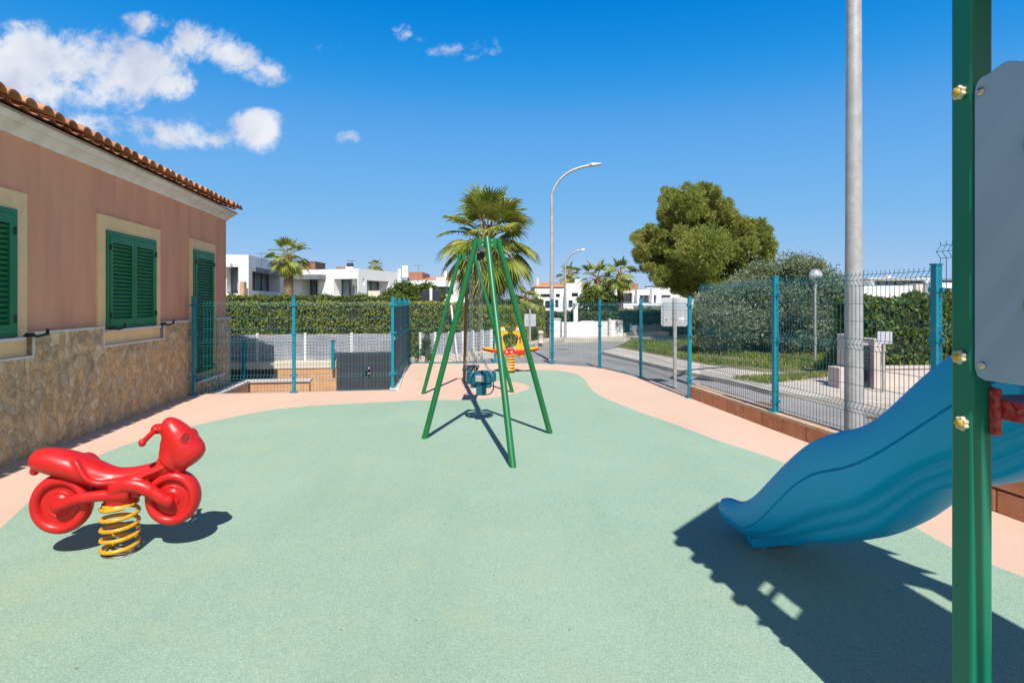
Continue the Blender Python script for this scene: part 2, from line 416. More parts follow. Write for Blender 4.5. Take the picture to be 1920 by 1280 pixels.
# ------------------------------------------------------------------ main building
M_wall = pm('terracotta_render', (0.68,0.32,0.195), (0.725,0.35,0.22), 2.2, 0.9, 0.25, 140, c3=(0.56,0.255,0.165), s3=2.4, f3=0.6, spec=0.2, stretch=(1.6,1.6,.32), detail=7)
M_beige = pm('sand_render', (0.80,0.55,0.29), (0.84,0.59,0.33), 2.5, 0.88, 0.12, 90, c3=(0.5,0.36,0.22), s3=5, f3=0.3, spec=0.2)
M_corn = pm('cornice_paint', (0.74,0.71,0.67), (0.68,0.63,0.56), 2.0, 0.8, 0.1, 40, c3=(0.42,0.33,0.24), s3=5, f3=0.35)
M_marble = pm('pale_stone_trim', (0.66,0.61,0.58), (0.6,0.54,0.5), 4, 0.6)
M_shut = pm('green_shutter_paint', (0.010,0.150,0.060), (0.016,0.175,0.075), 3, 0.42, 0.05, 40)
def stone_mat():
    m, nt, out = _nt('flagstone_cladding'); N = nt.nodes; L = nt.links
    b = N.new('ShaderNodeBsdfPrincipled'); L.new(b.outputs[0], out.inputs[0]); b.inputs['Roughness'].default_value = .85
    b.inputs['Specular IOR Level'].default_value = .25
    tc = N.new('ShaderNodeTexCoord')
    wz = N.new('ShaderNodeTexNoise'); wz.inputs['Scale'].default_value = 2.6; wz.inputs['Detail'].default_value = 3
    L.new(tc.outputs['Object'], wz.inputs['Vector'])
    ad = N.new('ShaderNodeMix'); ad.data_type = 'VECTOR'; ad.inputs[0].default_value = .24
    L.new(tc.outputs['Object'], ad.inputs[4]); L.new(wz.outputs['Color'], ad.inputs[5])
    mp = N.new('ShaderNodeMapping'); mp.inputs['Scale'].default_value = (3.1,3.1,2.2); L.new(ad.outputs[1], mp.inputs[0])
    v1 = N.new('ShaderNodeTexVoronoi'); v1.feature = 'F1'; L.new(mp.outputs[0], v1.inputs['Vector'])
    v2 = N.new('ShaderNodeTexVoronoi'); v2.feature = 'DISTANCE_TO_EDGE'; L.new(mp.outputs[0], v2.inputs['Vector'])
    sx = N.new('ShaderNodeSeparateColor'); L.new(v1.outputs['Color'], sx.inputs[0])
    r = N.new('ShaderNodeValToRGB'); e = r.color_ramp.elements
    e[0].color = (.30,.20,.11,1); e[1].color = (.78,.58,.38,1)
    for p,c in ((.2,(.62,.41,.21,1)),(.4,(.38,.31,.25,1)),(.55,(.74,.43,.17,1)),(.7,(.34,.25,.16,1)),(.85,(.66,.50,.34,1))):
        x = e.new(p); x.color = c
    L.new(sx.outputs[0], r.inputs[0])
    n3 = N.new('ShaderNodeTexNoise'); n3.inputs['Scale'].default_value = 11; n3.inputs['Detail'].default_value = 6; n3.inputs['Roughness'].default_value = .65
    L.new(tc.outputs['Object'], n3.inputs['Vector'])
    r3 = N.new('ShaderNodeValToRGB'); r3.color_ramp.elements[0].position=.36; r3.color_ramp.elements[1].position=.66
    r3.color_ramp.elements[0].color=(.24,.16,.09,1); r3.color_ramp.elements[1].color=(.82,.61,.40,1); L.new(n3.outputs['Fac'], r3.inputs[0])
    mx = N.new('ShaderNodeMix'); mx.data_type='RGBA'; mx.inputs[0].default_value=.38; L.new(r.outputs[0], mx.inputs[6]); L.new(r3.outputs[0], mx.inputs[7])
    # patches of orange weathering
    n4 = N.new('ShaderNodeTexNoise'); n4.inputs['Scale'].default_value = 2.3; n4.inputs['Detail'].default_value = 4; L.new(tc.outputs['Object'], n4.inputs['Vector'])
    r4 = N.new('ShaderNodeValToRGB'); r4.color_ramp.elements[0].position=.5; r4.color_ramp.elements[1].position=.72
    r4.color_ramp.elements[0].color=(0,0,0,1); r4.color_ramp.elements[1].color=(.5,.5,.5,1); L.new(n4.outputs['Fac'], r4.inputs[0])
    m4 = N.new('ShaderNodeMix'); m4.data_type='RGBA'; L.new(r4.outputs[0], m4.inputs[0]); L.new(mx.outputs[2], m4.inputs[6]); m4.inputs[7].default_value=(.70,.40,.18,1)
    jr = N.new('ShaderNodeValToRGB'); jr.color_ramp.elements[0].position=.0; jr.color_ramp.elements[1].position=.045
    jr.color_ramp.elements[0].color=(.45,.45,.45,1); jr.color_ramp.elements[1].color=(0,0,0,1); L.new(v2.outputs['Distance'], jr.inputs[0])
    mj = N.new('ShaderNodeMix'); mj.data_type='RGBA'; L.new(jr.outputs[0], mj.inputs[0]); L.new(m4.outputs[2], mj.inputs[6]); mj.inputs[7].default_value=(.27,.21,.15,1)
    L.new(mj.outputs[2], b.inputs['Base Color'])
    hm = N.new('ShaderNodeMath'); hm.operation='MINIMUM'; L.new(v2.outputs['Distance'], hm.inputs[0]); hm.inputs[1].default_value=.12
    h2 = N.new('ShaderNodeMath'); h2.operation='MULTIPLY_ADD'; L.new(hm.outputs[0], h2.inputs[0]); h2.inputs[1].default_value=4; L.new(n3.outputs['Fac'], h2.inputs[2])
    bp = N.new('ShaderNodeBump'); bp.inputs['Strength'].default_value=.7; bp.inputs['Distance'].default_value=.03; L.new(h2.outputs[0], bp.inputs['Height']); L.new(bp.outputs[0], b.inputs['Normal'])
    return m
M_stone = stone_mat()

UEND, UST = 10.80, -3.0
bld = thing('community_building', 'pink rendered single-storey building with stone base, green shutters and tiled roof', 'building', S(4,-3.5), SITE_ROT)
mb = MB(); mb.sbox(UST,UEND,-7,0,-1.35,3.10); mb.build('wall', M_wall, bld)
ZST = 1.145
wins = [(3.95,5.26), (6.73,7.95)]                      # shutter extents along the wall
door = (9.22,10.10)
# stone base with a notch below each window
mb = MB(); segs = []
cur = UST
T = .055
for (a,b) in wins:
    na, nb = a-.10, b+.17
    mb.sbox(cur,na,0,T,-1.3,ZST); mb.sbox(na,nb,0,T,-1.3,.925); segs.append((cur,na)); cur = nb
mb.sbox(cur,door[0]-.09,0,T,-1.3,ZST); segs.append((cur,door[0]-.09))
mb.sbox(door[0]-.09,door[1]+.12,0,T,-1.3,.14)
mb.sbox(door[1]+.12,UEND+.05,0,T,-1.3,ZST); segs.append((door[1]+.12,UEND+.05))
mb.sbox(UEND,UEND+T,-7,0,-1.3,ZST)
mb.build('stone_base', M_stone, bld)
for (a,b) in segs:
    mb = MB(); mb.sbox(a,b,-.002,T+.014,ZST,ZST+.022); mb.build('stone_trim', M_marble, bld)
for (a,b) in wins:
    mb = MB()
    na, nb = a-.10, b+.17
    mb.sbox(na-.022,na,-.001,T+.012,.92,ZST-.001); mb.sbox(nb,nb+.022,-.001,T+.012,.92,ZST-.001); mb.sbox(na-.02,nb+.02,-.003,T+.013,.925,.945)
    mb.build('niche_trim', M_marble, bld)
# sand coloured surrounds
def surround(a,b,z0,z1,w,wt,m):
    m.sbox(a-w,a,0,.025,z0,z1+wt); m.sbox(b,b+w,0,.025,z0,z1+wt); m.sbox(a,b,0,.0252,z1,z1+wt)
for (a,b) in wins:
    mb = MB(); surround(a,b,1.10,2.295,.155,.17,mb); mb.build('window_surround', M_beige, bld)
    mb = MB(); mb.sbox(a-.099,b+.169,0,.012,.946,1.09); mb.build('niche_panel', M_beige, bld)
mb = MB(); surround(door[0],door[1],.16,2.30,.09,.16,mb)
mb.build('window_surround', M_beige, bld)
def shutter(u0,u1,z0,z1,nleaf,name):
    fr = MB(); w=.05
    fr.sbox(u0,u0+w,.001,.045,z0,z1); fr.sbox(u1-w,u1,.001,.045,z0,z1); fr.sbox(u0+w,u1-w,.001,.0452,z1-w,z1); fr.sbox(u0+w,u1-w,.001,.0452,z0,z0+.03)
    win = fr.build(name, M_shut, bld, bevel=.004)
    lw = (u1-u0-2*w)/nleaf
    for i in range(nleaf):
        a = u0+w+i*lw+.004; b = a+lw-.008; m = MB(); st=.055
        m.sbox(a,a+st,.004,.05,z0+.032,z1-w-.002); m.sbox(b-st,b,.004,.05,z0+.032,z1-w-.002)
        m.sbox(a+st,b-st,.004,.0502,z1-w-.09,z1-w-.002); m.sbox(a+st,b-st,.004,.0502,z0+.032,z0+.11)
        n = int((z1-z0-.25)/.047); zz0=z0+.118; dz=(z1-w-.10-zz0)/n
        for k in range(n):
            z = zz0+(k+.5)*dz
            c = S((a+b)/2,.026,z)
            M = Matrix.Rotation(SITE_ROT,3,'Z') @ Matrix.Rotation(radians(90),3,'Z') @ Matrix.Rotation(radians(-38),3,'X')
            m.box(c,(b-a-2*st+.01,.046,.010),M=M)
        m.sbox(a+st,b-st,.002,.008,z0+.1,z1-w-.08)
        leaf = m.build('shutter_leaf', M_shut, win)
    for (uu) in (u0+w, u1-w):
        for zz in (z0+.16, z1-.2): h = MB(); h.box(S(uu,.054,zz),(.012,.03,.07),SITE_ROT+pi/2); h.build('hinge', M_anth, win)
    return win
for (a,b) in wins:
    w = shutter(a,b,1.135,2.295,2,'shuttered_window')
    m = MB(); m.sbox(a-.045,b+.045,-.004,.085,1.095,1.128); m.build('sill', M_marble, w, bevel=.004)
    for uu in (a-.03, b+.05):
        m = MB(); p = S(uu,.06,1.13)
        m.tube([p, S(uu,.12,1.14), S(uu+.03,.17,1.13), S(uu+.12,.19,1.15)], .013, 6); m.box(S(uu+.02,.10,1.145),(.09,.03,.035),SITE_ROT+pi/2); m.box(S(uu+.12,.19,1.165),(.02,.02,.06),SITE_ROT)
        m.build('shutter_catch', M_black, w)
d = shutter(door[0],door[1],.18,2.30,1,'shuttered_door')
m = MB(); m.sbox(door[0]-.1,door[1]+.3,-.004,.12,.142,.172); m.build('door_sill', M_marble, d)
# cornice under the eaves (two steps), butt ended
prof = [(0.0,2.972),(.022,2.972),(.03,2.995),(.06,3.03),(.085,3.05),(.088,3.062),(.11,3.068),(.135,3.10),(.15,3.128),(.15,3.142),(0.0,3.142)]
mb = MB()
mb.loft([[S(UST,v,z) for v,z in prof], [S(UEND+v_,v,z) for (v,z),v_ in zip(prof,[p[0] for p in prof])]], smooth=False)
mb.loft([[S(UEND+v,v,z) for v,z in prof], [S(UEND+v,-7,z) for v,z in prof]], smooth=False)
mb.build('cornice', M_corn, bld)
# tile roof: barrels running down the slope, eave on the wall side
M_tile = None
def tile_mat():
    m, nt, out = _nt('clay_roof_tile'); N = nt.nodes; L = nt.links
    b = N.new('ShaderNodeBsdfPrincipled'); L.new(b.outputs[0], out.inputs[0]); b.inputs['Roughness'].default_value=.85
    g = N.new('ShaderNodeNewGeometry'); r = N.new('ShaderNodeValToRGB'); e = r.color_ramp.elements
    e[0].color=(.36,.13,.055,1); e[1].color=(.62,.33,.19,1)
    for p,c in ((.3,(.55,.22,.09,1)),(.55,(.42,.17,.085,1)),(.8,(.60,.25,.10,1))): x=e.new(p); x.color=c
    L.new(g.outputs['Random Per Island'], r.inputs[0])
    tc = N.new('ShaderNodeTexCoord'); n=N.new('ShaderNodeTexNoise'); n.inputs['Scale'].default_value=14; n.inputs['Detail'].default_value=5; L.new(tc.outputs['Object'], n.inputs['Vector'])
    r2=N.new('ShaderNodeValToRGB'); r2.color_ramp.elements[0].position=.42; r2.color_ramp.elements[1].position=.7; r2.color_ramp.elements[0].color=(0,0,0,1); r2.color_ramp.elements[1].color=(.55,.55,.55,1); L.new(n.outputs['Fac'], r2.inputs[0])
    mx=N.new('ShaderNodeMix'); mx.data_type='RGBA'; L.new(r2.outputs[0], mx.inputs[0]); L.new(r.outputs[0], mx.inputs[6]); mx.inputs[7].default_value=(.25,.17,.12,1); L.new(mx.outputs[2], b.inputs['Base Color'])
    return m
M_tile = tile_mat()
mb = MB(); rng = random.Random(3)
SL = radians(19); EV, EZ = .215, 3.15                     # eave overhang and height
TP = .205
def barrel(m, u, s0, s1, r0, r1, lift, up=True, rr=rng):
    a=[];n=7; tk=.016
    ju = rr.uniform(-.008,.008); jl = rr.uniform(-.006,.006)
    for s,r in ((s0,r0),(s1,r1)):
        v = EV - s*cos(SL); z = EZ + s*sin(SL) + lift + jl
        row=[]
        for k in range(n+1):
            th = pi*k/n
            row.append(S(u+ju-r*cos(th), v-(.0), z+(r*sin(th)*.85 if up else -r*sin(th)*.5)))
        for k in range(n,-1,-1):
            th = pi*k/n
            row.append(S(u+ju-(r-tk)*cos(th), v, z+((r-tk)*sin(th)*.85 if up else -(r-tk)*sin(th)*.5)))
        a.append(row)
    m.loft(a, True, True)
nu = int((UEND+.15-UST)/TP)
for i in range(nu+1):
    u = UEND+.10-i*TP
    for c in range(7):
        s0 = c*.40 - (.0 if c else rng.uniform(0,.03))
        barrel(mb, u, s0, s0+.46, .088, .072, .045+.012*c*0+(.02 if c else .02), True)
        barrel(mb, u-TP/2, s0+.07, s0+.46, .080, .072, .047, False)
# verge tiles along the far end
for c in range(9):
    s0=c*.4; barrel(mb, UEND+.17, s0, s0+.46, .09, .078, .06, True)
tl = mb.build('roof_tiles', M_tile, bld)
mb = MB()
rv = -3.5; rz = EZ+(EV-rv)*math.tan(SL)
pts = [S(UST,EV-.05,EZ-.005),S(UEND+.15,EV-.05,EZ-.005),S(UEND+.15,rv,rz),S(UST,rv,rz),S(UEND+.15,-7.3,EZ),S(UST,-7.3,EZ)]
lo = [(p[0],p[1],p[2]-.022) for p in pts]
mb.add(pts+lo,[(0,1,2,3),(3,2,4,5),(6,9,8,7),(9,11,10,8),(0,6,7,1),(1,7,8,2),(2,8,10,4),(4,10,11,5),(5,11,9,3),(3,9,6,0)])
mb.build('roof', pm('roof_underlay', (.33,.22,.15), (.4,.28,.2), 6, .9), bld)

# ------------------------------------------------------------------ sunken courtyard behind the front fence
M_brick = pm('orange_tile_cladding', (0.56,0.30,0.15), (0.66,0.40,0.22), 2.5, 0.8, 0.15, 40, c3=(0.5,0.25,0.11), s3=7, f3=0.5)
t = thing('sunken_courtyard', 'sunken entrance court with orange tiled walls behind the blue front fence', 'courtyard', S(11,1,-1.2), SITE_ROT)
m = MB(); m.sbox(9.05,13.3,-6,3.3,-1.35,-1.2); m.build('courtyard_floor', M_pave, t)
m = MB(); m.sbox(13.02,13.2,-6.2,1.66,-1.2,-.075); m.build('tiled_wall', M_brick, t)
m = MB(); m.sbox(13.02,13.2,3.0,3.4,-1.2,-.075); m.sbox(9.12,13.0,3.12,3.3,-1.2,-.06); m.sbox(8.98,9.10,.06,3.14,-1.2,-.052)
m.build('tiled_wall', M_brick, t)
m = MB(); m.sbox(13.0,13.22,-6.2,1.66,-.07,.10); m.build('coping', M_cream, t, bevel=.01)
m = MB(); m.sbox(13.0,13.012,-.75,.37,-.34,-.085); m.build('louvred_opening', pm('dark_louvre',(.05,.03,.022),(.07,.045,.03),30,.7), t)
m = MB(); m.sbox(11.0,11.14,.20,1.46,-1.2,-.10); m.sbox(9.2,10.99,.20,.34,-1.2,-.10); m.build('stair_parapet', M_brick, t)
m = MB(); m.sbox(10.97,11.17,.17,1.49,-.098,-.06); m.sbox(9.2,10.969,.17,.37,-.098,-.0602); m.build('parapet_cap', M_marble, t)
g = MB(); g.sbox(12.98,13.03,1.67,3.0,-1.2,.285)
gate = thing('metal_gate', 'dark grey double sheet metal gate with black handles at the sunken court', 'gate', S(13,2.3,-1.2), SITE_ROT)
g.build('gate_leaf', M_anth, gate)
g = MB()
for v in (1.70,2.33,2.97): g.sbox(12.962,12.978,v-.018,v+.018,-1.2,.286)
for k in range(14): g.sbox(12.97,12.979,1.73+k*.095,1.745+k*.095,-1.15,.26)
g.build('gate_frame', pm('grey_gate_frame',(.06,.062,.07),rough=.5), gate)
g = MB(); p=S(12.95,2.36,-.16); g.box(p,(.10,.05,.03),SITE_ROT); g.box(S(12.95,2.40,-.13),(.03,.04,.12),SITE_ROT); g.tube([S(12.95,2.36,-.16),S(12.9,2.34,-.16),S(12.9,2.24,-.17)],.014,6)
g.build('handle', M_black, gate)
for z in (-.08,-.2): g = MB(); g.sphere(S(12.93,2.40,z),.024); g.build('lock', M_galv, gate)
for v,lab in ((-.32,'short teal post on the courtyard coping nearest the building'),(1.60,'short teal post on the courtyard coping beside the dark gate')):
    t = thing('short_post', lab, 'post', S(12.9,v,-.07), SITE_ROT, 'short teal posts on the coping')
    m = MB(); m.sbox(12.86,12.92,v-.035,v+.035,-.6 if v<0 else -.09,.56); m.build('post_shaft', M_teal, t, bevel=.006)
    m = MB(); m.sbox(12.855,12.925,v-.04,v+.04,.56,.575); m.build('post_cap', M_black, t)

# ------------------------------------------------------------------ wire mesh fences
FOLDS = [1.50,1.455,1.41]
def panel(p0, p1, z0, H=1.5, out=1, sp=.05, r=.0026, ov=.03):
    """folded mesh panel from p0 to p1 (ground points); returns MB"""
    A = Vector((p0[0],p0[1],0)); B = Vector((p1[0],p1[1],0)); d = (B-A); Ln = d.length; d.normalize()
    nrm = Vector((d.y,-d.x,0))*out
    prof = []; rails = []
    D = .038
    for top in (H, H*.60, H*.20):
        prof += [(top,0),(top-.05,D),(top-.10,0)]; rails += [(top,0),(top-.05,D),(top-.10,0)]
    for k in (1,2):
        for top in (H, H*.60):
            z = top-.10-k*(H*.40-.10)/3; rails.append((z,0))
    rails.append((.03,0))
    prof = [(H+ov,0)] + prof + [(0.0,0)]
    n = max(2,int(round(Ln/sp))); m = MB()
    for i in range(n+1):
        b = A+d*(Ln*i/n)
        m.tube([(b.x+nrm.x*o, b.y+nrm.y*o, z0+z) for z,o in prof], r, 4, cap=False)
    for z,o in rails:
        o2 = o-.0045 if o == 0 else o+.004
        a = A+nrm*o2; b = B+nrm*o2
        m.tube([(a.x,a.y,z0+z),(b.x,b.y,z0+z)], r*1.05, 4, cap=False)
    return m
def post(par, p, z0, H, ang, w=.05, clips=(.18,.62,.92), cap=True, plate=True):
    m = MB(); m.box((p[0],p[1],z0+H/2),(w,w,H),ang)
    if plate: m.box((p[0],p[1],z0+.006),(.12,.12,.012),ang)
    ob = m.build('post', M_teal, par, bevel=.005)
    for k in clips:
        c = MB(); c.box((p[0],p[1],z0+H*k),(w+.018,w+.018,.035),ang); c.box((p[0],p[1],z0+H*k),(w+.075,.02,.022),ang); c.build('clamp', M_teal, ob)
    if cap: c = MB(); c.box((p[0],p[1],z0+H+.006),(w+.008,w+.008,.014),ang); c.build('cap', M_teal, ob)
    return ob
def fence(name, label, pts, z0s, Hs, panels, PH=1.5, group=None, clips=(.18,.62,.92), out=1, sp=.05, r=.0026):
    t = thing(name, label, 'fence', (pts[0][0],pts[0][1],z0s[0]), 0, group)
    for i,p in enumerate(pts):
        q = pts[i+1] if i+1 < len(pts) else pts[i-1]
        post(t, p, z0s[i], Hs[i], atan2(q[1]-p[1], q[0]-p[0]), clips=clips)
    for (i,j,z) in panels:
        panel(pts[i], pts[j], z, PH, out, sp, r).build('mesh_panel', M_wire, t)
    return t
P0, P1, P2 = S(8.97,.13)[:2], S(8.97,1.63)[:2], S(8.99,3.18)[:2]
fence('mesh_fence', 'blue wire mesh fence between the pink building and the play area, before the sunken court', [P0,P1,P2],[0,0,0],[1.52,1.52,1.53],[(0,1,.0),(1,2,.0)], 1.44)
# side fence with dark screened panels
sp_ = [S(9.06,3.20)[:2], S(10.31,3.22)[:2], S(11.94,3.25)[:2], S(13.11,3.29)[:2]]
t = thing('screened_fence', 'blue side fence of three dark screened panels running away beside the swing', 'fence', (sp_[0][0],sp_[0][1],0), 0)
M_scr = pm('dark_screen_mesh', (.012,.07,.09), (.018,.085,.11), 60, .6)
for i,p in enumerate(sp_):
    if i: post(t, p, .035, 1.47, SITE_ROT+pi/2, clips=(.2,.62,.92))
for i in range(3):
    a, b = sp_[i], sp_[i+1]
    panel(a,b,.05,1.40,1,.05,.0028).build('mesh_panel', M_wire, t)
    m = MB(); ang = atan2(b[1]-a[1],b[0]-a[0]); L_ = sqrt((b[0]-a[0])**2+(b[1]-a[1])**2); mx_, my_ = (a[0]+b[0])/2+.02,(a[1]+b[1])/2
    nsl = 22
    for k in range(nsl): m.box((mx_,my_,.12+(k+.5)*1.26/nsl),(L_-.06,.006,1.26/nsl-.008),ang)
    m.build('screen', M_scr, t)
    for z in (.10,.78,1.37): m = MB(); m.box((mx_-.03,my_,z),(L_-.05,.03,.03),ang); m.build('rail', M_teal, t)
# far fence, curving along the road
FP = [sp_[3], (-.40,13.52), (.94,13.32), (1.93,12.52), (2.47,10.92), (2.69,8.62)]
fence('mesh_fence', 'blue wire mesh fence bending along the road behind the spring seesaw', FP[1:], [0]*5, [1.50,1.50,1.50,1.50,1.52], [(0,1,.0),(1,2,.0),(2,3,.0),(3,4,.0)], 1.42, sp=.05)
t2 = thing('mesh_fence', 'short wire mesh fence section between the screened fence and the seesaw', 'fence', (FP[0][0],FP[0][1],0), 0)
panel(FP[0],FP[1],0,1.40,1,.05,.0026).build('mesh_panel', M_wire, t2); m = MB(); m.box(((FP[0][0]+FP[1][0])/2,(FP[0][1]+FP[1][1])/2,.012),(2.0,.05,.02),0); m.build('foot_rail', M_wire, t2)
# right fence on the brick wall, stepped
WL = [(2.70,8.66),(2.72,8.5),(2.99,6.45),(3.30,4.36),(3.52,2.9),(3.9,.4)]
RP = [(2.775,8.48),(3.03,6.55),(3.355,4.50),(3.64,2.6)]
t = thing('mesh_fence', 'blue wire mesh fence stepped on top of the red block wall by the slide', 'fence', (RP[1][0],RP[1][1],.19), 0)
for i,(p,z0,H) in enumerate(((RP[1],.19,1.545),(RP[2],.19,1.55),(RP[3],.385,1.55))):
    q = RP[i] ; post(t,p,z0,H,atan2(p[1]-q[1],p[0]-q[0]),w=.056,clips=(.075,.53,.87) if i==0 else (.075,.62,.875))
panel((RP[0][0]+.034,RP[0][1]),(RP[1][0]+.034,RP[1][1]),.20,1.49,1,.05,.0028).build('mesh_panel', M_wire, t)
panel((RP[1][0]+.034,RP[1][1]),(RP[2][0]+.034,RP[2][1]),.20,1.50,1,.05,.0028).build('mesh_panel', M_wire, t)
panel((RP[2][0]+.034,RP[2][1]),(RP[3][0]+.034,RP[3][1]),.395,1.50,1,.05,.0028).build('mesh_panel', M_wire, t)
# block wall
M_block = None
def block_mat():
    m, nt, out = _nt('red_concrete_block'); N = nt.nodes; L = nt.links
    b = N.new('ShaderNodeBsdfPrincipled'); L.new(b.outputs[0], out.inputs[0]); b.inputs['Roughness'].default_value=.92
    g = N.new('ShaderNodeNewGeometry'); r = N.new('ShaderNodeValToRGB'); e=r.color_ramp.elements
    e[0].color=(.48,.19,.085,1); e[1].color=(.62,.27,.13,1); L.new(g.outputs['Random Per Island'], r.inputs[0])
    tc=N.new('ShaderNodeTexCoord'); n=N.new('ShaderNodeTexNoise'); n.inputs['Scale'].default_value=10; n.inputs['Detail'].default_value=6; L.new(tc.outputs['Object'],n.inputs['Vector'])
    r2=N.new('ShaderNodeValToRGB'); r2.color_ramp.elements[0].position=.4; r2.color_ramp.elements[1].position=.75; r2.color_ramp.elements[0].color=(0,0,0,1); r2.color_ramp.elements[1].color=(.7,.7,.7,1); L.new(n.outputs['Fac'],r2.inputs[0])
    mx=N.new('ShaderNodeMix'); mx.data_type='RGBA'; L.new(r2.outputs[0],mx.inputs[0]); L.new(r.outputs[0],mx.inputs[6]); mx.inputs[7].default_value=(.66,.36,.21,1); L.new(mx.outputs[2],b.inputs['Base Color'])
    bp=N.new('ShaderNodeBump'); bp.inputs['Strength'].default_value=.5; n2=N.new('ShaderNodeTexNoise'); n2.inputs['Scale'].default_value=70; L.new(tc.outputs['Object'],n2.inputs['Vector']); L.new(n2.outputs['Fac'],bp.inputs['Height']); bp.inputs['Distance'].default_value=.01; L.new(bp.outputs[0],b.inputs['Normal'])
    return m
M_block = block_mat()
M_mort = pm('mortar', (.30,.22,.16), (.36,.27,.2), 20, .95)
M_cap = pm('tan_coping', (.50,.33,.20), (.58,.41,.27), 5, .9, .3, 40)
wl = thing('block_wall', 'low red concrete block wall with tan top under the stepped fence', 'wall', (2.7,8.6,0), 0)
WPTS = [(2.68,8.68),(2.97,6.45),(3.27,4.38),(3.50,2.9),(3.86,.4)]
def along(pts, s):
    for a,b in zip(pts,pts[1:]):
        L_ = sqrt((b[0]-a[0])**2+(b[1]-a[1])**2)
        if s <= L_ or b is pts[-1]: k=s/L_; return (a[0]+(b[0]-a[0])*k, a[1]+(b[1]-a[1])*k), atan2(b[1]-a[1],b[0]-a[0])
        s -= L_
mbk, mc, mm = MB(), MB(), MB()
BL=.40; TH=.17; rng=random.Random(5)
tot = 8.2; s = 0; i=0
def wpos(s, off):
    p,a = along(WPTS,s); return (p[0]-sin(a)*off, p[1]+cos(a)*off), a
while s < tot:
    p,a = wpos(s+BL/2, TH/2)
    mbk.box((p[0],p[1],.078),(BL-.012,TH,.152),a+rng.uniform(-.004,.004))
    mm.box((p[0],p[1],.075),(BL+.01,TH-.016,.15),a)
    high = s > 4.25
    if high:
        p2,a2 = wpos(s+BL/2+.2, TH/2)
        mbk.box((p2[0],p2[1],.168+.09),(BL-.012,TH,.178),a2); mm.box((p2[0],p2[1],.26),(BL+.01,TH-.016,.18),a2)
        mc.box((p2[0],p2[1],.368),(BL+.004,TH+.006,.034),a2)
    else: mc.box((p[0],p[1],.172),(BL+.004,TH+.006,.034),a)
    s += BL; i+=1
mbk.build('block_course', M_block, wl, bevel=.006); mm.build('mortar_joint', M_mort, wl); mc.build('coping', M_cap, wl)
#PART3
# ------------------------------------------------------------------ play tower with slide
M_tpost = pm('tower_post_paint', (0.0,0.17,0.095), (0.002,0.19,0.11), 3, 0.38)
M_hpl = pm('grey_laminate_panel', (0.30,0.40,0.50), (0.33,0.43,0.53), 2, 0.32, spec=0.6)
M_redt = pm('red_tread_plate', (0.40,0.012,0.02), (0.46,0.02,0.03), 12, 0.35, 0.5, 45, c3=(.55,.25,.22), s3=60, f3=.35)
M_ivory = pm('ivory_plastic', (0.62,0.53,0.37), rough=0.45)
M_yel = pm('yellow_cap_plastic', (0.62,0.40,0.03), rough=0.4)
M_steel = pm('bolt_steel', (0.55,0.45,0.38), rough=0.3, metal=0.8)
M_slide = pm('blue_slide_plastic', (0.0,0.375,0.72), (0.0,0.40,0.76), 1.6, 0.42, 0.04, 60, spec=0.35)
TA = (1.292, 1.60)                                   # far left post of the tower
UV = Vector((UX,UY,0)); VV = Vector((VX,VY,0))
def TP_(u, v, z): return (TA[0]+u*UX+v*VX, TA[1]+u*UY+v*VY, z)
TW, TD, TS = 1.03, 1.33, .066
tower = thing('play_tower', 'green posted play tower with grey side panel, red platform and blue wave slide', 'play tower', (TA[0],TA[1],0), SITE_ROT)
def tbox(m, u0,u1,v0,v1,z0,z1):
    ps = [TP_(u,v,z) for z in (z0,z1) for (u,v) in ((u0,v0),(u0,v1),(u1,v1),(u1,v0))]
    m.add(ps, [(0,3,2,1),(4,5,6,7),(0,1,5,4),(1,2,6,5),(2,3,7,6),(3,0,4,7)])
for (u,v) in ((0,0),(0,TW),(-TD-.3,.10),(-TD-.3,TW)):
    m = MB(); h=TS/2; tbox(m,u-h,u+h,v-h,v+h,0,2.62); m.build('post', M_tpost, tower, bevel=.008)
# grey side panel (near left side, runs back from the corner post)
pz0, pz1 = 1.24, 2.02
top = [(-.038,2.022),(-.044,2.044),(-.058,2.056),(-.078,2.059),(-.101,2.067),(-.122,2.072),(-.140,2.067),(-.156,2.058),(-.173,2.054)]
top = smooth_curve(top, 3); per = top[-1][0]-top[4][0]
wave = [(top[-1][0]-i*.014, 2.063+.012*cos(i*.62+2.4)) for i in range(1,78)]
prof = [(-.038,pz0+.03),(-.046,pz0+.008),(-.066,pz0),(-TD+.08,pz0)] + wave[::-1] + top[::-1]
m = MB(); m.prism(prof, TP_(0,-.032,0), UV, (0,0,1), .013)
m.build('side_panel', M_hpl, tower, bevel=.002)
for (uu,z) in ((-.056,2.018),(-.060,1.278)):
    m = MB(); m.lathe([(0.012,0),(.011,.004),(.007,.008),(0,.009)], TP_(uu,-.0325,z), tuple(-VV), 12); m.build('bolt', M_steel, tower)
for z in (1.84,1.438):
    m = MB(); m.lathe([(.034,0),(.034,.006),(.024,.008),(.024,.002),(0,.002)], TP_(-.205,-.0325,z), tuple(-VV), 18); rr_=m.build('grip_ring', M_steel, tower)
    m = MB(); m.lathe([(.023,0),(0,.001)], TP_(-.205,-.0352,z), tuple(-VV), 16); m.build('ring_centre', M_black, rr_)
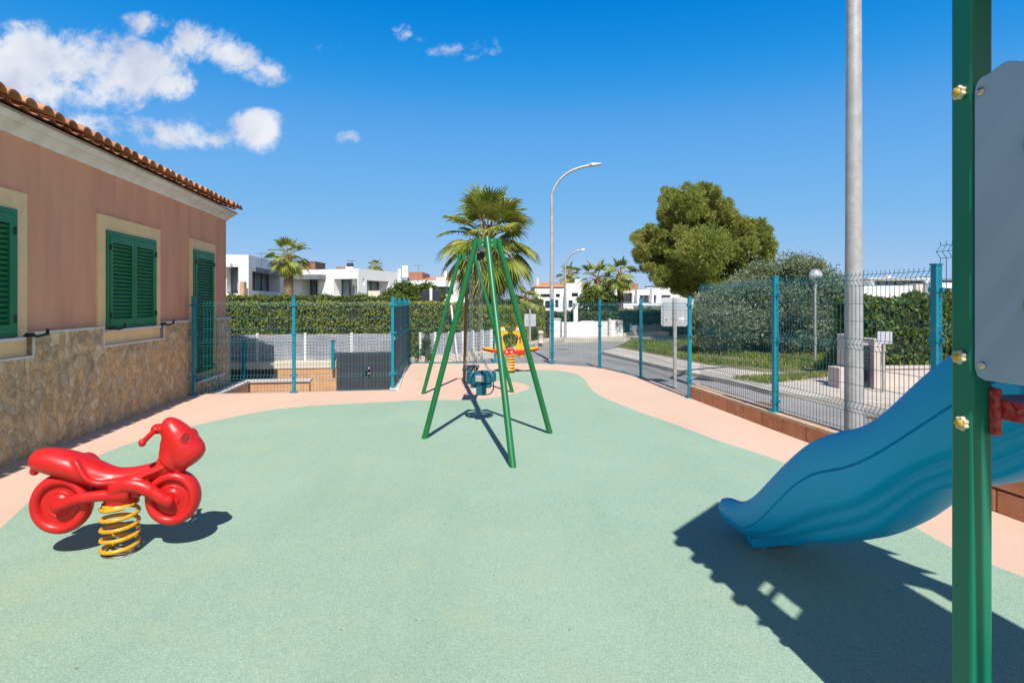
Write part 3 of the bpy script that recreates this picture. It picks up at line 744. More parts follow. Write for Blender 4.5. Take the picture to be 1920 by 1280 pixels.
for (z,du) in ((2.035,0),(1.296,.0),(1.112,-.008)):
    m = MB(); c = Vector(TP_(du,-TS/2-.001,z))
    n_ = -VV
    e1 = UV; e2 = Vector((0,0,1)); rings=[]
    for (sc,h) in ((.86,0),(1,.003),(1,.009),(.93,.0125),(.8,.014)):
        rings.append([c+n_*h+(e1*cos(2*pi*k/56)+e2*sin(2*pi*k/56))*(.0185+.0021*cos(7*2*pi*k/56))*sc for k in range(56)])
    m.loft(rings); kn = m.build('flower_knob', M_ivory, tower)
    m = MB(); m.lathe([(.0115,0),(.011,.003),(0,.0042)], c+n_*.014, tuple(n_), 16); m.build('knob_cap', M_yel, kn)
# red platform: folded tread plate
m = MB(); tbox(m,-TD-.26,-.036,.031,TW-.04,1.13,1.185); tbox(m,-.036,.02,.04,TW-.04,1.131,1.184)
plat = m.build('platform', M_redt, tower, bevel=.004)
m = MB(); tbox(m,-.062,-.0345,.014,.032,1.085,1.215); tbox(m,-.0345,.03,.0335,.046,1.085,1.215); m.build('bracket', M_redt, tower, bevel=.006)
m = MB()
for k in range(16):
    for j in range(2):
        a = TP_(-.09-k*.045,.029,1.145+.024*j); M_ = Matrix.Rotation(SITE_ROT,3,'Z') @ Matrix.Rotation(radians(45 if (k+j)%2 else -45),3,'X')
        m.box(a,(.003,.022,.005),M=M_)
m.build('tread_stud', M_redt, plat)
# roof: two scalloped sloping sheets with cut-outs, gable boards
M_roof = pm('red_roof_sheet', (.45,.03,.03), rough=.4)
EZ0, RZ0 = 2.61, 3.24
def roof_sheet(side):
    m = MB(); n=110; U0=-TD-.45; us = [U0+(.03-U0)*i/n for i in range(n+1)]
    vm = TW/2
    def pt(u,k,extra=0):                              # k 0 eave .. 1 ridge
        v = vm*k-extra*.8; z = EZ0+(RZ0-EZ0)*k-extra*.5
        sl_ = -.040 if u > -1.02 else -.040+.078*(-1.02-u)/.73
        vv = v*(1-(sl_)/vm)+sl_ if side == 0 else TW-v+.015
        return TP_(u,vv,z)
    for i in range(n):
        ua, ub = us[i], us[i+1]
        def scal(u):
            if side == 0: return .062*min(1,max(0,.25+1.1*cos(2*pi*(u+.11)/.22))) if u > -.98 else 0
            k=((-u)/.215)%1.0
            return .11*k**1.5 if -1.0 < u < -.03 else .02
        ea = scal(ua); eb = scal(ub)
        ks = [0,.24,.39,1] if side == 0 else [0,.2,.36,1]
        for j in range(3):
            cut = (j==1) and ((-1.10<ua<-.82) if side==0 else (-1.22<ua<-.94)) and not (side==0 and abs(ua+.90)<.025)
            if cut: continue
            q = [pt(ua,ks[j],ea if j==0 else 0),pt(ub,ks[j],eb if j==0 else 0),pt(ub,ks[j+1]),pt(ua,ks[j+1])]
            q2 = [(p[0],p[1],p[2]-.012) for p in q]
            m.add(q+q2,[(0,1,2,3),(4,7,6,5),(0,4,5,1),(1,5,6,2),(2,6,7,3),(3,7,4,0)])
    return m
for s_ in (0,1): roof_sheet(s_).build('roof_sheet', M_roof, tower)
for uu in (.038,-TD-.34):
    m = MB(); m.prism([(0,2.56),(TW,2.56),(TW,2.63),(TW/2,3.235),(0,2.63)], TP_(uu,0,0), VV, (0,0,1), .013); m.build('gable_board', M_hpl, tower)
m = MB(); m.prism([(.07,1.25),(TW-.03,1.25),(TW-.03,2.54),(.07,2.54)], TP_(-TD-.345,.0,0), VV, (0,0,1), .013); m.build('back_panel', M_hpl, tower)
m = MB(); m.prism([(-.05,1.24),(-TD+.05,1.24),(-TD+.05,2.1),(-.05,2.1)], TP_(0,TW,0), UV, (0,0,1), .013); m.build('side_panel', M_hpl, tower)
m = MB()
for k in range(4): tbox(m,-TD-.34-.10*(4-k),-TD-.33-.10*(4-k)+.09,.15,TW-.15,.24*(k+1)-.03,.24*(k+1))
tbox(m,-TD-.78,-TD-.34,.11,.14,0,.25); tbox(m,-TD-.78,-TD-.34,TW-.14,TW-.11,0,.25); m.build('steps', M_redt, tower)
# wave slide: survey of its near edge, crease and underside
def rail(pts):
    out=[]
    for px,py in pts:
        k=(px-CX)/F; Y=1.8125/(k+.15); out.append((Y, CAMZ-(py-HY)/F*Y))
    return sorted(out)
def interp(tab, Y):
    if Y <= tab[0][0]: return tab[0][1]
    for a,b in zip(tab,tab[1:]):
        if Y <= b[0]: return a[1]+(b[1]-a[1])*(Y-a[0])/(b[0]-a[0]+1e-9)
    return tab[-1][1]
top_t = rail([(1900,640),(1850,628),(1820,636),(1787,656),(1740,690),(1700,727),(1660,766),(1630,789),(1605,801),(1580,806),(1555,811),(1525,822),(1500,838),(1470,866),(1440,898),(1418,922),(1402,935),(1390,940),(1378,940),(1366,934),(1357,932),(1351,933)])
cre_t = rail([(1900,700),(1850,722),(1790,757),(1740,790),(1700,816),(1655,845),(1615,866),(1580,878),(1550,882),(1520,890),(1490,910),(1462,938),(1440,962),(1420,981),(1402,990),(1385,989),(1368,973),(1358,962),(1351,957)])
bot_t = rail([(1900,855),(1850,885),(1790,908),(1740,916),(1690,925),(1650,950),(1600,992),(1560,1012),(1500,1022),(1440,1022),(1410,1013),(1395,1014),(1378,1006),(1363,996),(1351,984)])
SLW = .50
Ys = np.linspace(1.72, top_t[-1][0], 64)
def sm(tab): 
    z = np.array([interp(tab,y) for y in Ys]); 
    for _ in range(2): z[1:-1] = .25*z[:-2]+.5*z[1:-1]+.25*z[2:]
    return z
zt, zc, zb = sm(top_t), sm(cre_t), sm(bot_t)
rings=[]
for i,Y in enumerate(Ys):
    X0 = 1.8125-.15*Y; t_=zt[i]; c_=zc[i]; b_=zb[i]
    h=t_-c_; hb=c_-b_
    fl = max(0.0,min(1.0,(Ys[-1]-Y)/.35))              # the walls shrink into the nose
    gq = .35+.65*min(1.0,max(0.0,(Ys[-1]-Y)/.45))        # the flank stands up steeper at the nose
    half = [(.014,t_-.003),(.004,t_-.010),(-.002,t_-.024),(-.010,t_-.35*h),(-.012,t_-.7*h),(-.010,c_+.008),(-.009,c_+.005),(.007,c_+.003),(.007,c_-.003),(-.007,c_-.005),(-.006,c_-.010),
            (.004*gq,c_-.25*hb),(.020*gq,c_-.44*hb),(.030*gq,c_-.54*hb),(.084*gq,c_-.555*hb),(.086*gq,c_-.62*hb),(.080*gq,c_-.74*hb),(.128*gq,c_-.755*hb),(.130*gq,c_-.82*hb),(.128*gq,c_-.93*hb),(.165*gq,c_-.975*hb),(.205*gq,b_)]
    r_out = half[::-1]
    inner = [(.03,t_),(.045,t_-.012),(.06,t_-.5*h*(.6+.4*fl)),(.085,min(t_-.02,max(c_-.25*hb, b_+.05))),(.15,min(t_-.024,max(c_-.5*hb,b_+.035)))]
    ring = [( .25-0, b_-.002)]
    L_ = [(w,z) for w,z in half] ; R_ = [(SLW-w,z) for w,z in half]
    Li = [(w,z) for w,z in inner]; Ri=[(SLW-w,z) for w,z in inner]
    loop = L_ + [(.25,b_-.003)] + R_[::-1] + Ri + [(.25, min(t_-.026,max(c_-.58*hb,b_+.03)))] + Li[::-1]
    rings.append([(X0+w*VX, Y+w*VY, z) for w,z in loop])
Xn = Vector((UX,UY,0)); last = rings[-1]; cz = sum(p[2] for p in last)/len(last); cc = Vector((sum(p[0] for p in last)/len(last), sum(p[1] for p in last)/len(last), cz))
for (k_,adv) in ((.94,.014),(.80,.026),(.55,.034),(.2,.038)):
    rings.append([tuple(cc+(Vector(p)-cc)*k_*1.0+Xn*adv) for p in last])
m = MB(); m.loft(rings)
sld = m.build('slide', M_slide, tower, fix=True)
m = MB()
for (w,du) in ((.15,0),(.38,0)):
    c = Vector((1.8125-.15*3.34+w*VX, 3.34+w*VY, .045)); m.box(c+Vector((0,.05,-.01)),(.07,.14,.07),SITE_ROT)
m.box(Vector((1.8125-.15*3.34+.26*VX,3.34+.26*VY,.04)),(.34,.06,.06),SITE_ROT)
m.build('slide_foot', M_slide, sld, bevel=.012)

# ------------------------------------------------------------------ swing
M_sgreen = pm('swing_green_paint', (0.006,0.135,0.038), (0.01,0.155,0.045), 3, 0.4)
M_chain = pm('chain_steel', (.5,.5,.5), rough=.35, metal=.7)
M_seat = pm('teal_rubber_seat', (.0,.10,.15), (.002,.12,.17), 6, .55)
sw = thing('swing_frame', 'green tubular swing frame standing on two tripods of three legs', 'swing frame', (-.48,7.6,0), 0)
HN, HF = 2.13, 2.22
M_olive = pm('brown_olive_leg', (0.085,0.065,0.028), (0.10,0.08,0.035), 5, .5)  # browner colour for the back leg of the far tripod
nf = {'l':(-.935,6.04),'r':(.425,6.28),'f':(.01,4.98)}
ff = {'l':(-1.41,9.0),'r':(.01,9.15),'f':(-.862,10.25)}
an = (-.262,6.06); af = (-.72,9.15)
def leg(foot, apex, H, rb=.028):
    m = MB(); d = (Vector((apex[0],apex[1],H))-Vector((foot[0],foot[1],0)))
    m.tube([(foot[0],foot[1],-.02),(apex[0],apex[1],H)], rb, 14); return m
for feet, ap, H, sgn in ((nf,an,HN,1),(ff,af,HF,-1)):
    for k,off in (('l',(-.11,.0)),('r',(.105,.0)),('f',(.0,-.07*sgn))):
        leg(feet[k],(ap[0]+off[0],ap[1]+off[1]),H,.031 if k!='f' or sgn>0 else .028).build('leg', M_olive if (k=='f' and sgn<0) else M_sgreen, sw)
    m = MB(); A_=(ap[0]-.10,ap[1],H-.055); 
    m.box((ap[0]-.002,ap[1]-.02*sgn,H-.055),(.20,.012,.10),0)
    m.box((ap[0],ap[1]+.05*sgn,H-.055),(.012,.14,.10),0)
    pl = m.build('apex_plate', M_sgreen, sw)
    m = MB()
    for dx in (-.05,.05):
        for dz in (-.025,.025): m.lathe([(.010,0),(.009,.006),(0,.008)], (ap[0]+dx,ap[1]-.026*sgn,H-.055+dz),(0,-sgn,0),8)
    m.build('bolt', M_galv, pl)
b0 = Vector((an[0],an[1]+.05,HN-.07)); b1 = Vector((af[0],af[1]-.05,HF-.08))
m = MB(); m.tube([b0,b1], .038, 14); m.build('crossbeam', M_galv, sw)
def beam_pt(y):
    k=(y-b0.y)/(b1.y-b0.y); return b0+(b1-b0)*k
def chain(m, a, b, r=.0055, link=.045):
    a=Vector(a); b=Vector(b); L_=(b-a).length; n=max(2,int(L_/link)); d=(b-a).normalized()
    e=Vector((1,0,0)); e=(e-d*e.dot(d)).normalized(); g_=d.cross(e)
    for i in range(n):
        c=a+d*(L_*(i+.5)/n); s_=e if i%2 else g_; hl=L_/n*.62; w=.011
        pts=[c+d*(hl*cos(t))+s_*(w*sin(t)) for t in [2*pi*k/8 for k in range(8)]]
        m.tube(pts, r*.75, 4, closed=True, cap=False)
def hanger(par, y):
    p = beam_pt(y); m=MB()
    m.box((p.x,p.y,p.z-.06),(.05,.05,.07)); m.sphere((p.x,p.y,p.z-.10),.028,10,6); m.tube([(p.x,p.y,p.z-.02),(p.x,p.y,p.z+.045)],.05,12)
    m.build('bearing', M_black, par)
    return Vector((p.x,p.y,p.z-.12))
ya, yb = 6.72, 7.08
bs = thing('baby_swing_seat', 'teal rubber cradle swing seat hanging on two chains from the near end of the crossbeam', 'swing seat', (-.36,6.9,.45), 0)
hs_ = [hanger(bs,ya),hanger(bs,yb)]
pm_ = beam_pt(6.9); cx_, cy_ = pm_.x, 6.9
sz = .60
ends=[]
for (h,yy) in zip(hs_,(ya,yb)):
    m=MB(); k=Vector((h.x+ (0),yy,.80)); chain(m,h,k)
    for dx in (-.13,.13):
        chain(m,k,(k.x+dx,yy,.58))
    m.build('chain', M_chain, bs)
m=MB()
# cradle: tub with wrap-around wings and leg block
def arc_band(m, cx, cy, r, a0, a1, z0, z1, th=.03, n=14, rx=1.0):
    rings=[]
    for i in range(n+1):
        a=a0+(a1-a0)*i/n; c,s_=cos(a),sin(a)
        zt_=z1[0]+(z1[1]-z1[0])*i/n if hasattr(z1,'__len__') else z1
        zb_=z0[0]+(z0[1]-z0[0])*i/n if hasattr(z0,'__len__') else z0
        rings.append([(cx+r*rx*c,cy+r*s_,zb_),(cx+(r+th)*rx*c,cy+(r+th)*s_,zb_),(cx+(r+th)*rx*c,cy+(r+th)*s_,zt_),(cx+r*rx*c,cy+r*s_,zt_)])
    m.loft(rings,True,False)
arc_band(m,cx_+.01,cy_,.13,pi*.5,pi*1.5,.465,(.60,.615),.032,16,1.12)
arc_band(m,cx_+.01,cy_,.13,-pi*.5,pi*.5,.49,.60,.032,16,1.12)
m.box((cx_+.01,cy_,.445),(.25,.24,.04))
m.box((cx_+.015,cy_-.06,.405),(.115,.17,.13))
m.build('tub', M_seat, bs, bevel=.012)
m=MB(); m.box((cx_-.0,cy_-.175,.545),(.10,.012,.075))
for dx in (-.025,.025): m.lathe([(.010,0),(.009,.006),(0,.008)],(cx_+dx,cy_-.182,.545),(0,-1,0),8)
m.build('bracket', M_galv, bs, bevel=.004)
m=MB(); m.tube(smooth_curve([(cx_+.15,cy_-.05,.50),(cx_+.162,cy_-.05,.42),(cx_+.13,cy_-.05,.355),(cx_+.06,cy_-.05,.335),(cx_-.05,cy_-.05,.34)],5),.007,6); m.build('safety_loop', M_black, bs)
yc, yd = 8.08, 8.5
fs = thing('flat_swing_seat', 'dark flat swing seat hanging on light chains from the far end of the crossbeam', 'swing seat', (-.58,8.3,.5), 0)
for yy in (yc,yd):
    h=hanger(fs,yy); m=MB(); k=Vector((h.x,yy,.78)); chain(m,h,k)
    for dx in (-.09,.09): chain(m,k,(k.x+dx,yy,.51))
    m.build('chain', M_chain, fs)
pf=beam_pt(8.29); m=MB(); m.box((pf.x,8.29,.49),(.22,.50,.035)); m.build('seat', pm('dark_rubber',(.02,.022,.025),rough=.7), fs, bevel=.014)

# ------------------------------------------------------------------ spring rider: red motorbike
M_red = pm('red_moulded_plastic', (0.50,0.010,0.010), (0.55,0.015,0.014), 2, 0.36, 0.03, 60, c3=(.58,.035,.035), s3=5, f3=.3, spec=0.4)
M_spring = pm('yellow_spring_paint', (0.72,0.33,0.012), (0.78,0.40,0.02), 8, 0.35, c3=(.35,.16,.03), s3=40, f3=.5)
BX, BY = G(225,1036); BROT = radians(10)
bike = thing('spring_rider_motorbike', 'red plastic motorbike rider on a yellow coil spring', 'spring rider', (BX,BY,0), BROT)
def ell_loft(m, st, n=20, p=2.0):
    rings=[]
    for (x,z,hh,hw) in st:
        rings.append([(x, hw*cos(2*pi*k/n), z+hh*sin(2*pi*k/n)) for k in range(n)])
    m.loft(rings)
def spath(st, n=5): return smooth_curve(st, n)
m = MB()
ell_loft(m, spath([(-.515,.575,.012,.012),(-.505,.575,.04,.05),(-.47,.578,.062,.08),(-.40,.568,.078,.10),(-.30,.545,.082,.112),(-.21,.515,.082,.112),(-.12,.478,.078,.10),(-.03,.45,.066,.088),(.06,.452,.058,.078),(.15,.468,.055,.072),(.23,.488,.052,.066),(.30,.51,.055,.06),(.35,.53,.04,.04)]))
# raised seat rim
for sg in (1,-1):
    m.tube(smooth_curve([(-.235,.07*sg,.585),(-.20,.098*sg,.562),(-.15,.112*sg,.49),(-.09,.105*sg,.452),(0,.095*sg,.448),(.10,.085*sg,.462),(.20,.075*sg,.486),(.28,.06*sg,.515)],5),.016,8)
    # swing arm and fork arm
    m.tube(smooth_curve([(-.335,.082*sg,.315),(-.29,.084*sg,.335),(-.20,.086*sg,.362),(-.08,.088*sg,.372),(.04,.085*sg,.368),(.09,.075*sg,.375)],5),[.024,.03]+[.033]*23+[.02],10)
    m.tube(smooth_curve([(-.02,.078*sg,.40),(.08,.085*sg,.425),(.16,.088*sg,.415),(.23,.088*sg,.378),(.29,.086*sg,.335),(.325,.084*sg,.312)],5),[.03]+[.043]*14+[.038]*6+[.034]*4+[.028],10)
    m.sphere((.318,.085*sg,.318),.038,10,6,sc=(1.05,.75,1)); m.sphere((-.325,.082*sg,.318),.032,10,6,sc=(1.1,.7,1))
m.tube([(-.10,0,.40),(.0,0,.365),(.12,0,.395)],[.06,.085,.06],12)
m.lathe([(.085,.30),(.1,.312),(.1,.335),(.085,.36)],(.01,0,0),(0,0,1),18)
# neck and fairing head
m.tube(smooth_curve([(.18,0,.475),(.26,0,.505),(.315,0,.56),(.33,0,.66)],5),[.05]*5+[.065]*3+[.085]*8,14)
def head(m):
    ax = Vector((.52,0,-.855)).normalized(); e1 = Vector((ax.z*-1,0,ax.x)); e2=Vector((0,1,0)); c=Vector((.358,0,.66)); rings=[]
    for (t,a,w) in [(-.166,.004,.005),(-.162,.022,.026),(-.145,.045,.055),(-.11,.068,.084),(-.06,.090,.108),(0,.108,.122),(.06,.120,.128),(.11,.122,.124),(.145,.108,.108),(.166,.075,.078),(.176,.035,.04),(.178,.006,.008)]:
        rings.append([c+ax*t*.97+e1*(a*.94*cos(2*pi*k/22))+e2*(w*.80*sin(2*pi*k/22)) for k in range(22)])
    m.loft(rings)
head(m)
m.tube([(.30,0,.52),(.36,0,.50),(.40,0,.52)],[.05,.055,.03],12)
# instrument lip and tail lamp
m.sphere((.225,0,.735),.04,10,6,sc=(1,1.5,.8)); m.sphere((-.492,0,.515),.028,10,6,sc=(1,1.4,1))
body = m.build('body', M_red, bike, world=False)
md = body.modifiers.new('Remesh','REMESH'); md.mode='VOXEL'; md.voxel_size=.0065; md.use_smooth_shade=True
md = body.modifiers.new('Smooth','SMOOTH'); md.factor=.5; md.iterations=6
def wheel(x,z,R,r):
    m=MB(); n=40; k=14; rings=[]
    for i in range(n):
        a=2*pi*i/n; ring=[]
        for j in range(k):
            b=2*pi*j/k; rr=R-r+r*cos(b); ring.append((x+rr*cos(a), .062*sin(b), z+rr*sin(a)))
        rings.append(ring)
    rings.append(rings[0]); m.loft(rings,False)
    wob = m.build('wheel', M_red, bike, world=False)
    m=MB(); m.lathe([(.0,-.045),(.045,-.045),(.058,-.033),(R-2*r+.014,-.028),(R-2*r+.014,.028),(.058,.033),(.045,.045),(0,.045)],(x,0,z),(0,1,0),30,smooth=False)
    m.lathe([(.066,-.032),(.072,-.037),(.078,-.031)],(x,0,z),(0,1,0),24)
    m.build('rim', M_red, wob, world=False)
wheel(-.335,.318,.178,.036); wheel(.322,.318,.168,.035)
m=MB(); m.tube(smooth_curve([(.205,-.165,.69),(.21,-.12,.705),(.225,-.05,.73),(.23,0,.735),(.225,.05,.73),(.21,.12,.705),(.205,.165,.69)],4),.0155,10)
for sg in (1,-1): m.sphere((.204,.168*sg,.689),.023,10,6)
m.build('handlebar', M_red, bike, world=False)
for sg in (-1,1):
    ax_=Vector((.52,0,-.855)).normalized(); e1_=Vector((-ax_.z,0,ax_.x)); ph=radians(48)*sg; hc=Vector((.358,0,.66))
    n_=(e1_*cos(ph)/.112+Vector((0,sin(ph)/.099,0))).normalized(); c=hc+ax_*.012+e1_*(.106*cos(ph))+Vector((0,.099*sin(ph),0))
    m=MB(); m.lathe([(.037,-.006),(.035,.003),(.031,.005),(.028,.004),(.026,.000)],c,tuple(n_),20); hl=m.build('headlight', M_red, bike, world=False)
    m=MB(); m.lathe([(.0265,.0015),(.02,.0010),(0,.0008)],c,tuple(n_),18); m.build('lens', pm('recess_shade_red',(.22,.008,.008),rough=.5), hl, world=False)  # darker red disc paints the shade of a sunken headlight hole
m=MB(); pts=[]; turns=4.5
for i in range(int(turns*26)+1):
    a=2*pi*i/26; t_=i/(turns*26); z=.018+.275*(t_ if t_>.08 else t_*.6+.032)
    pts.append((.0+.104*cos(a+2.2), .104*sin(a+2.2), z))
m.tube(pts,.0122,8); m.build('spring', M_spring, bike, world=False)
m=MB(); m.lathe([(.10,0.0065),(.10,.012),(.07,.013),(.068,.009),(0,.009)],(0,0,0),(0,0,1),26); m.build('base_plate', pm('worn_base',(.12,.10,.08),(.5,.47,.44),28,.8,lo=.5,hi=.6), bike, world=False)
m=MB(); m.lathe([(.105,.296),(.105,.308),(0,.309)],(0.005,0,0),(0,0,1),22); m.build('top_plate', M_spring, bike, world=False)

for ch in bike.children_recursive: ch.data.transform(Matrix.Diagonal((.885,.885,.965,1)))
# ------------------------------------------------------------------ spring seesaw with two bird-shaped boards
M_yb = pm('yellow_board', (.78,.38,.012), (.82,.42,.02), 4, .35)
M_rb = pm('red_board', (.62,.02,.015), rough=.35)
SX, SY = G(957,699); KS = SY/F
see = thing('spring_seesaw', 'yellow and red spring seesaw with two bird-shaped boards by the far fence', 'spring rider', (SX,SY,0), radians(2))
def sq(px,py): return ((px/6.4+860-957)*KS, (699-(py/6.4+580))*KS)
birdR = [(718,205),(700,207),(688,222),(686,245),(668,262),(648,270),(646,282),(668,296),(692,300),(712,318),(716,350),(706,390),(692,430),(680,480),(690,530),(705,560),(740,575),(770,565),(800,530),(806,480),(808,430),(798,370),(775,310),(760,270),(752,235),(738,212)]
for sg in (1,-1):
    poly = [sq(px if sg>0 else 1244-px, py) for px,py in birdR]
    if sg<0: poly = poly[::-1]
    m=MB(); m.prism(poly,(0,.012,0),(1,0,0),(0,0,1),.03); bo=m.build('bird_board', M_yb, see, world=False, bevel=.004)
    ex, ez = sq(712 if sg>0 else 1244-712, 247)
    m=MB(); m.lathe([(.032,0),(.03,.004),(0,.005)],(ex,-.02,ez),(0,-1,0),16); m.lathe([(.013,0.005),(.0,.008)],(ex+.004*-sg,-.0202,ez),(0,-1,0),10,mi=1); m.build('eye',[M_white,M_black],bo,world=False)
    kx,kz=sq(742 if sg>0 else 1244-742,325)
    m=MB(); m.tube([(kx-.02*sg,-.03,kz-.03),(kx,-.05,kz),(kx,-.12,kz+.01)],.018,8); m.tube([(kx,.03,kz),(kx,.12,kz+.01)],.018,8); m.build('hand_grip', M_rb, see, world=False)
    m=MB(); kx2,kz2=sq(730 if sg>0 else 1244-730,552); m.tube([(kx2,-.10,kz2),(kx2,.10,kz2)],.018,8); m.build('foot_rest', M_rb, see, world=False)
    # seat arm
    prof=[sq(px if sg>0 else 1244-px,py) for px,py in [(640,485),(690,488),(800,480),(880,478),(935,462),(945,450),(962,455),(966,470),(955,485),(900,500),(800,522),(690,530),(640,530)]]
    if sg<0: prof=prof[::-1]
    for yy in (-.05,.035):
        m=MB(); m.prism(prof,(0,yy+.02,0),(1,0,0),(0,0,1),.025); m.build('arm', M_rb, see, world=False, bevel=.004)
    p_=[sq(px if sg>0 else 1244-px,py) for px,py in [(840,475),(940,455)]]
    m=MB(); m.box(((p_[0][0]+p_[1][0])/2,0,(p_[0][1]+p_[1][1])/2),(.20,.22,.03),M=Matrix.Rotation(radians(-11*sg),3,'Y')); m.build('seat', M_yb, see, world=False, bevel=.006)
m=MB(); c0=sq(617,505); m.box((c0[0],-.05,c0[1]),(.17,.03,.14)); pl=m.build('centre_plate', M_rb, see, world=False, bevel=.006)
m=MB()
for px in (577,634): p_=sq(px,508); m.lathe([(.022,0),(.018,.01),(0,.012)],(p_[0],-.066,p_[1]),(0,-1,0),10)
m.build('bolt_cap', M_white, pl, world=False)
m=MB(); pts=[]
for i in range(6*20+1):
    a=2*pi*i/20; pts.append((sq(626,0)[0]+.085*cos(a),.085*sin(a),.02+.36*i/120))
m.tube(pts,.014,8); m.build('spring', M_yb, see, world=False)

# ------------------------------------------------------------------ street lamps, signs, cabinet
def arm_lamp(name,label,x,y,h_st,h_top,reach,rb,rt,rz=0.0,base=True):
    t=thing(name,label,'street lamp',(x,y,0),rz)
    m=MB(); m.tube([(0,0,0),(0,0,h_st*.5),(0,0,h_st)],[rb,(rb+rt)/2,rt],14)
    if base: m.lathe([(rb*2.0,0.0),(rb*2.0,.02),(rb*1.2,.03)],(0,0,0),(0,0,1),12)
    m.build('pole', M_galv, t, world=False)
    pts=[(0,0,h_st-.01)]+[(reach*(1-cos(a))*.62 if a<pi/2 else 0,0,h_st+(h_top-h_st)*sin(a)) for a in [pi/2*k/8 for k in range(1,8)]]
    pts=smooth_curve([(0,0,h_st-.01),(.01*reach,0,h_st+.22*(h_top-h_st)),(.12*reach,0,h_st+.50*(h_top-h_st)),(.32*reach,0,h_st+.76*(h_top-h_st)),(.58*reach,0,h_st+.91*(h_top-h_st)),(.80*reach,0,h_top-.02)],4)
    m=MB(); m.tube(pts,rt*.92,10); m.build('arm', M_galv, t, world=False)
    m=MB(); L_=.30*reach; x0=.78*reach
    m.loft([[(x0,-.02,h_top-.035),(x0,.02,h_top-.035),(x0,.02,h_top+.03),(x0,-.02,h_top+.03)],[(x0+.25*L_,-.09,h_top-.03),(x0+.25*L_,.09,h_top-.03),(x0+.25*L_,.06,h_top+.035),(x0+.25*L_,-.06,h_top+.035)],[(x0+.9*L_,-.08,h_top+.005),(x0+.9*L_,.08,h_top+.005),(x0+.9*L_,.05,h_top+.04),(x0+.9*L_,-.05,h_top+.04)],[(x0+L_,-.03,h_top+.015),(x0+L_,.03,h_top+.015),(x0+L_,.02,h_top+.035),(x0+L_,-.02,h_top+.035)]],True,False)
    m.build('lamp_head', M_galv, t, world=False, bevel=.004)
    return t
lx=XA(1034.5,14.1)
arm_lamp('street_lamp','tall curved-arm street lamp standing right against the far mesh fence',lx,14.1,ZA(378,14.1),ZA(309,14.1),XA(1122,14.1)-lx,.062,.036)
lx=XA(1060,21.3)
arm_lamp('street_lamp','smaller distant curved-arm street lamp beside the white boundary wall',lx,21.3,ZA(505,21.3),ZA(468,21.3),XA(1095,21.3)-lx,.055,.035)
arm_lamp('street_lamp','thick galvanised lamp pole standing close behind the fence and the slide',3.70,6.16,6.2,7.3,1.6,.092,.068,radians(20))
gx=XA(1529,13.0)
t=thing('globe_lamp','low garden lamp with mirrored globe on a thin grey pole before the olive tree','garden lamp',(gx,13.0,0),0)
m=MB(); m.tube([(0,0,0),(0,0,1.92)],.03,10); m.build('pole', M_galv, t, world=False)
m=MB(); m.lathe([(.05,1.88),(.06,1.92),(.035,1.95)],(0,0,0),(0,0,1),12); m.build('collar', M_galv, t, world=False)
m=MB(); m.sphere((0,0,2.06),.142,20,12); m.build('globe', pm('mirrored_globe',(.62,.62,.64),(.75,.75,.76),3,.22,metal=.6), t, world=False)
# back of traffic sign behind the fence
t=thing('road_sign','back of a large grey rounded road sign on a square post behind the blue fence','road sign',(XA(1265.5,9.7),9.7,0),0)
zs0,zs1=ZA(612,9.7),ZA(558,9.7); ws=50*9.7/F
m=MB(); m.box((0,0,(zs1)/2),(.052,.052,zs1)); m.build('post', M_galv, t, world=False)
M_signb=pm('sign_back_metal',(.52,.53,.55),(.60,.61,.63),5,.45,metal=.25,c3=(.42,.43,.45),s3=14,f3=.4)
def rrect(w,h,r,n=5):
    o=[]
    for cx_r,cy_r,a0 in ((w/2-r,h/2-r,0),(-w/2+r,h/2-r,pi/2),(-w/2+r,-h/2+r,pi),(w/2-r,-h/2+r,1.5*pi)):
        for k in range(n+1): a=a0+pi/2*k/n; o.append((cx_r+r*cos(a),cy_r+r*sin(a)))
    return o
m=MB(); m.prism(rrect(ws,zs1-zs0,.05),(0,.05,(zs0+zs1)/2),(1,0,0),(0,0,1),.018); pl=m.build('plate', M_signb, t, world=False, bevel=.003)
m=MB(); px0=(1250.5-1265.5)*9.7/F; pz=ZA(599.5,9.7); m.box((px0,.0295,pz),(.065,.003,.075)); m.build('sticker', M_white, pl, world=False)
m=MB(); m.tube([(px0+.021*cos(a),.026,pz+.021*sin(a)) for a in [2*pi*k/16 for k in range(16)]],.005,6,closed=True,cap=False); m.tube([(px0+.004,.026,pz+.028),(px0-.004,.026,pz-.002)],.004,6); m.build('sticker_emblem', pm('navy_ink',(.02,.04,.12),rough=.5), pl, world=False)
m=MB(); m.box(((1279-1265.5)*9.7/F,.0295,ZA(598,9.7)),(.10,.003,.06)); m.build('sticker', M_white, pl, world=False)
t=thing('road_sign','small pale road sign seen from behind, far off by the garden hedge','road sign',(XA(994,17.2),17.2,0),0)
m=MB(); m.box((0,0,.62),(.05,.05,1.22)); m.build('post', M_galv, t, world=False)
m=MB(); m.prism(rrect(.35,.38,.02),(0,.045,ZA(600,17.2)),(1,0,0),(0,0,1),.015); m.build('plate', M_signb, t, world=False)
t=thing('road_sign','dark rectangular sign board on a tall white pole left of the swing','road sign',(XA(808,14.35),14.35,0),0)
m=MB(); m.tube([(0,0,0),(0,0,ZA(540,14.35))],.038,10); m.build('post', M_white, t, world=False)
m=MB(); m.box((0,.06,ZA(554,14.35)),(.49,.03,.27)); m.build('plate', pm('navy_sign_back',(.025,.03,.045),rough=.5), t, world=False, bevel=.003)
m=MB(); m.tube([(XA(858,14.0),14.0,0),(XA(845,14.0),14.1,ZA(572,14.0))],.028,8); tag(m.build('leaning_pole', M_white),'thin white pole leaning against the garden mesh fence behind the swing','pole')
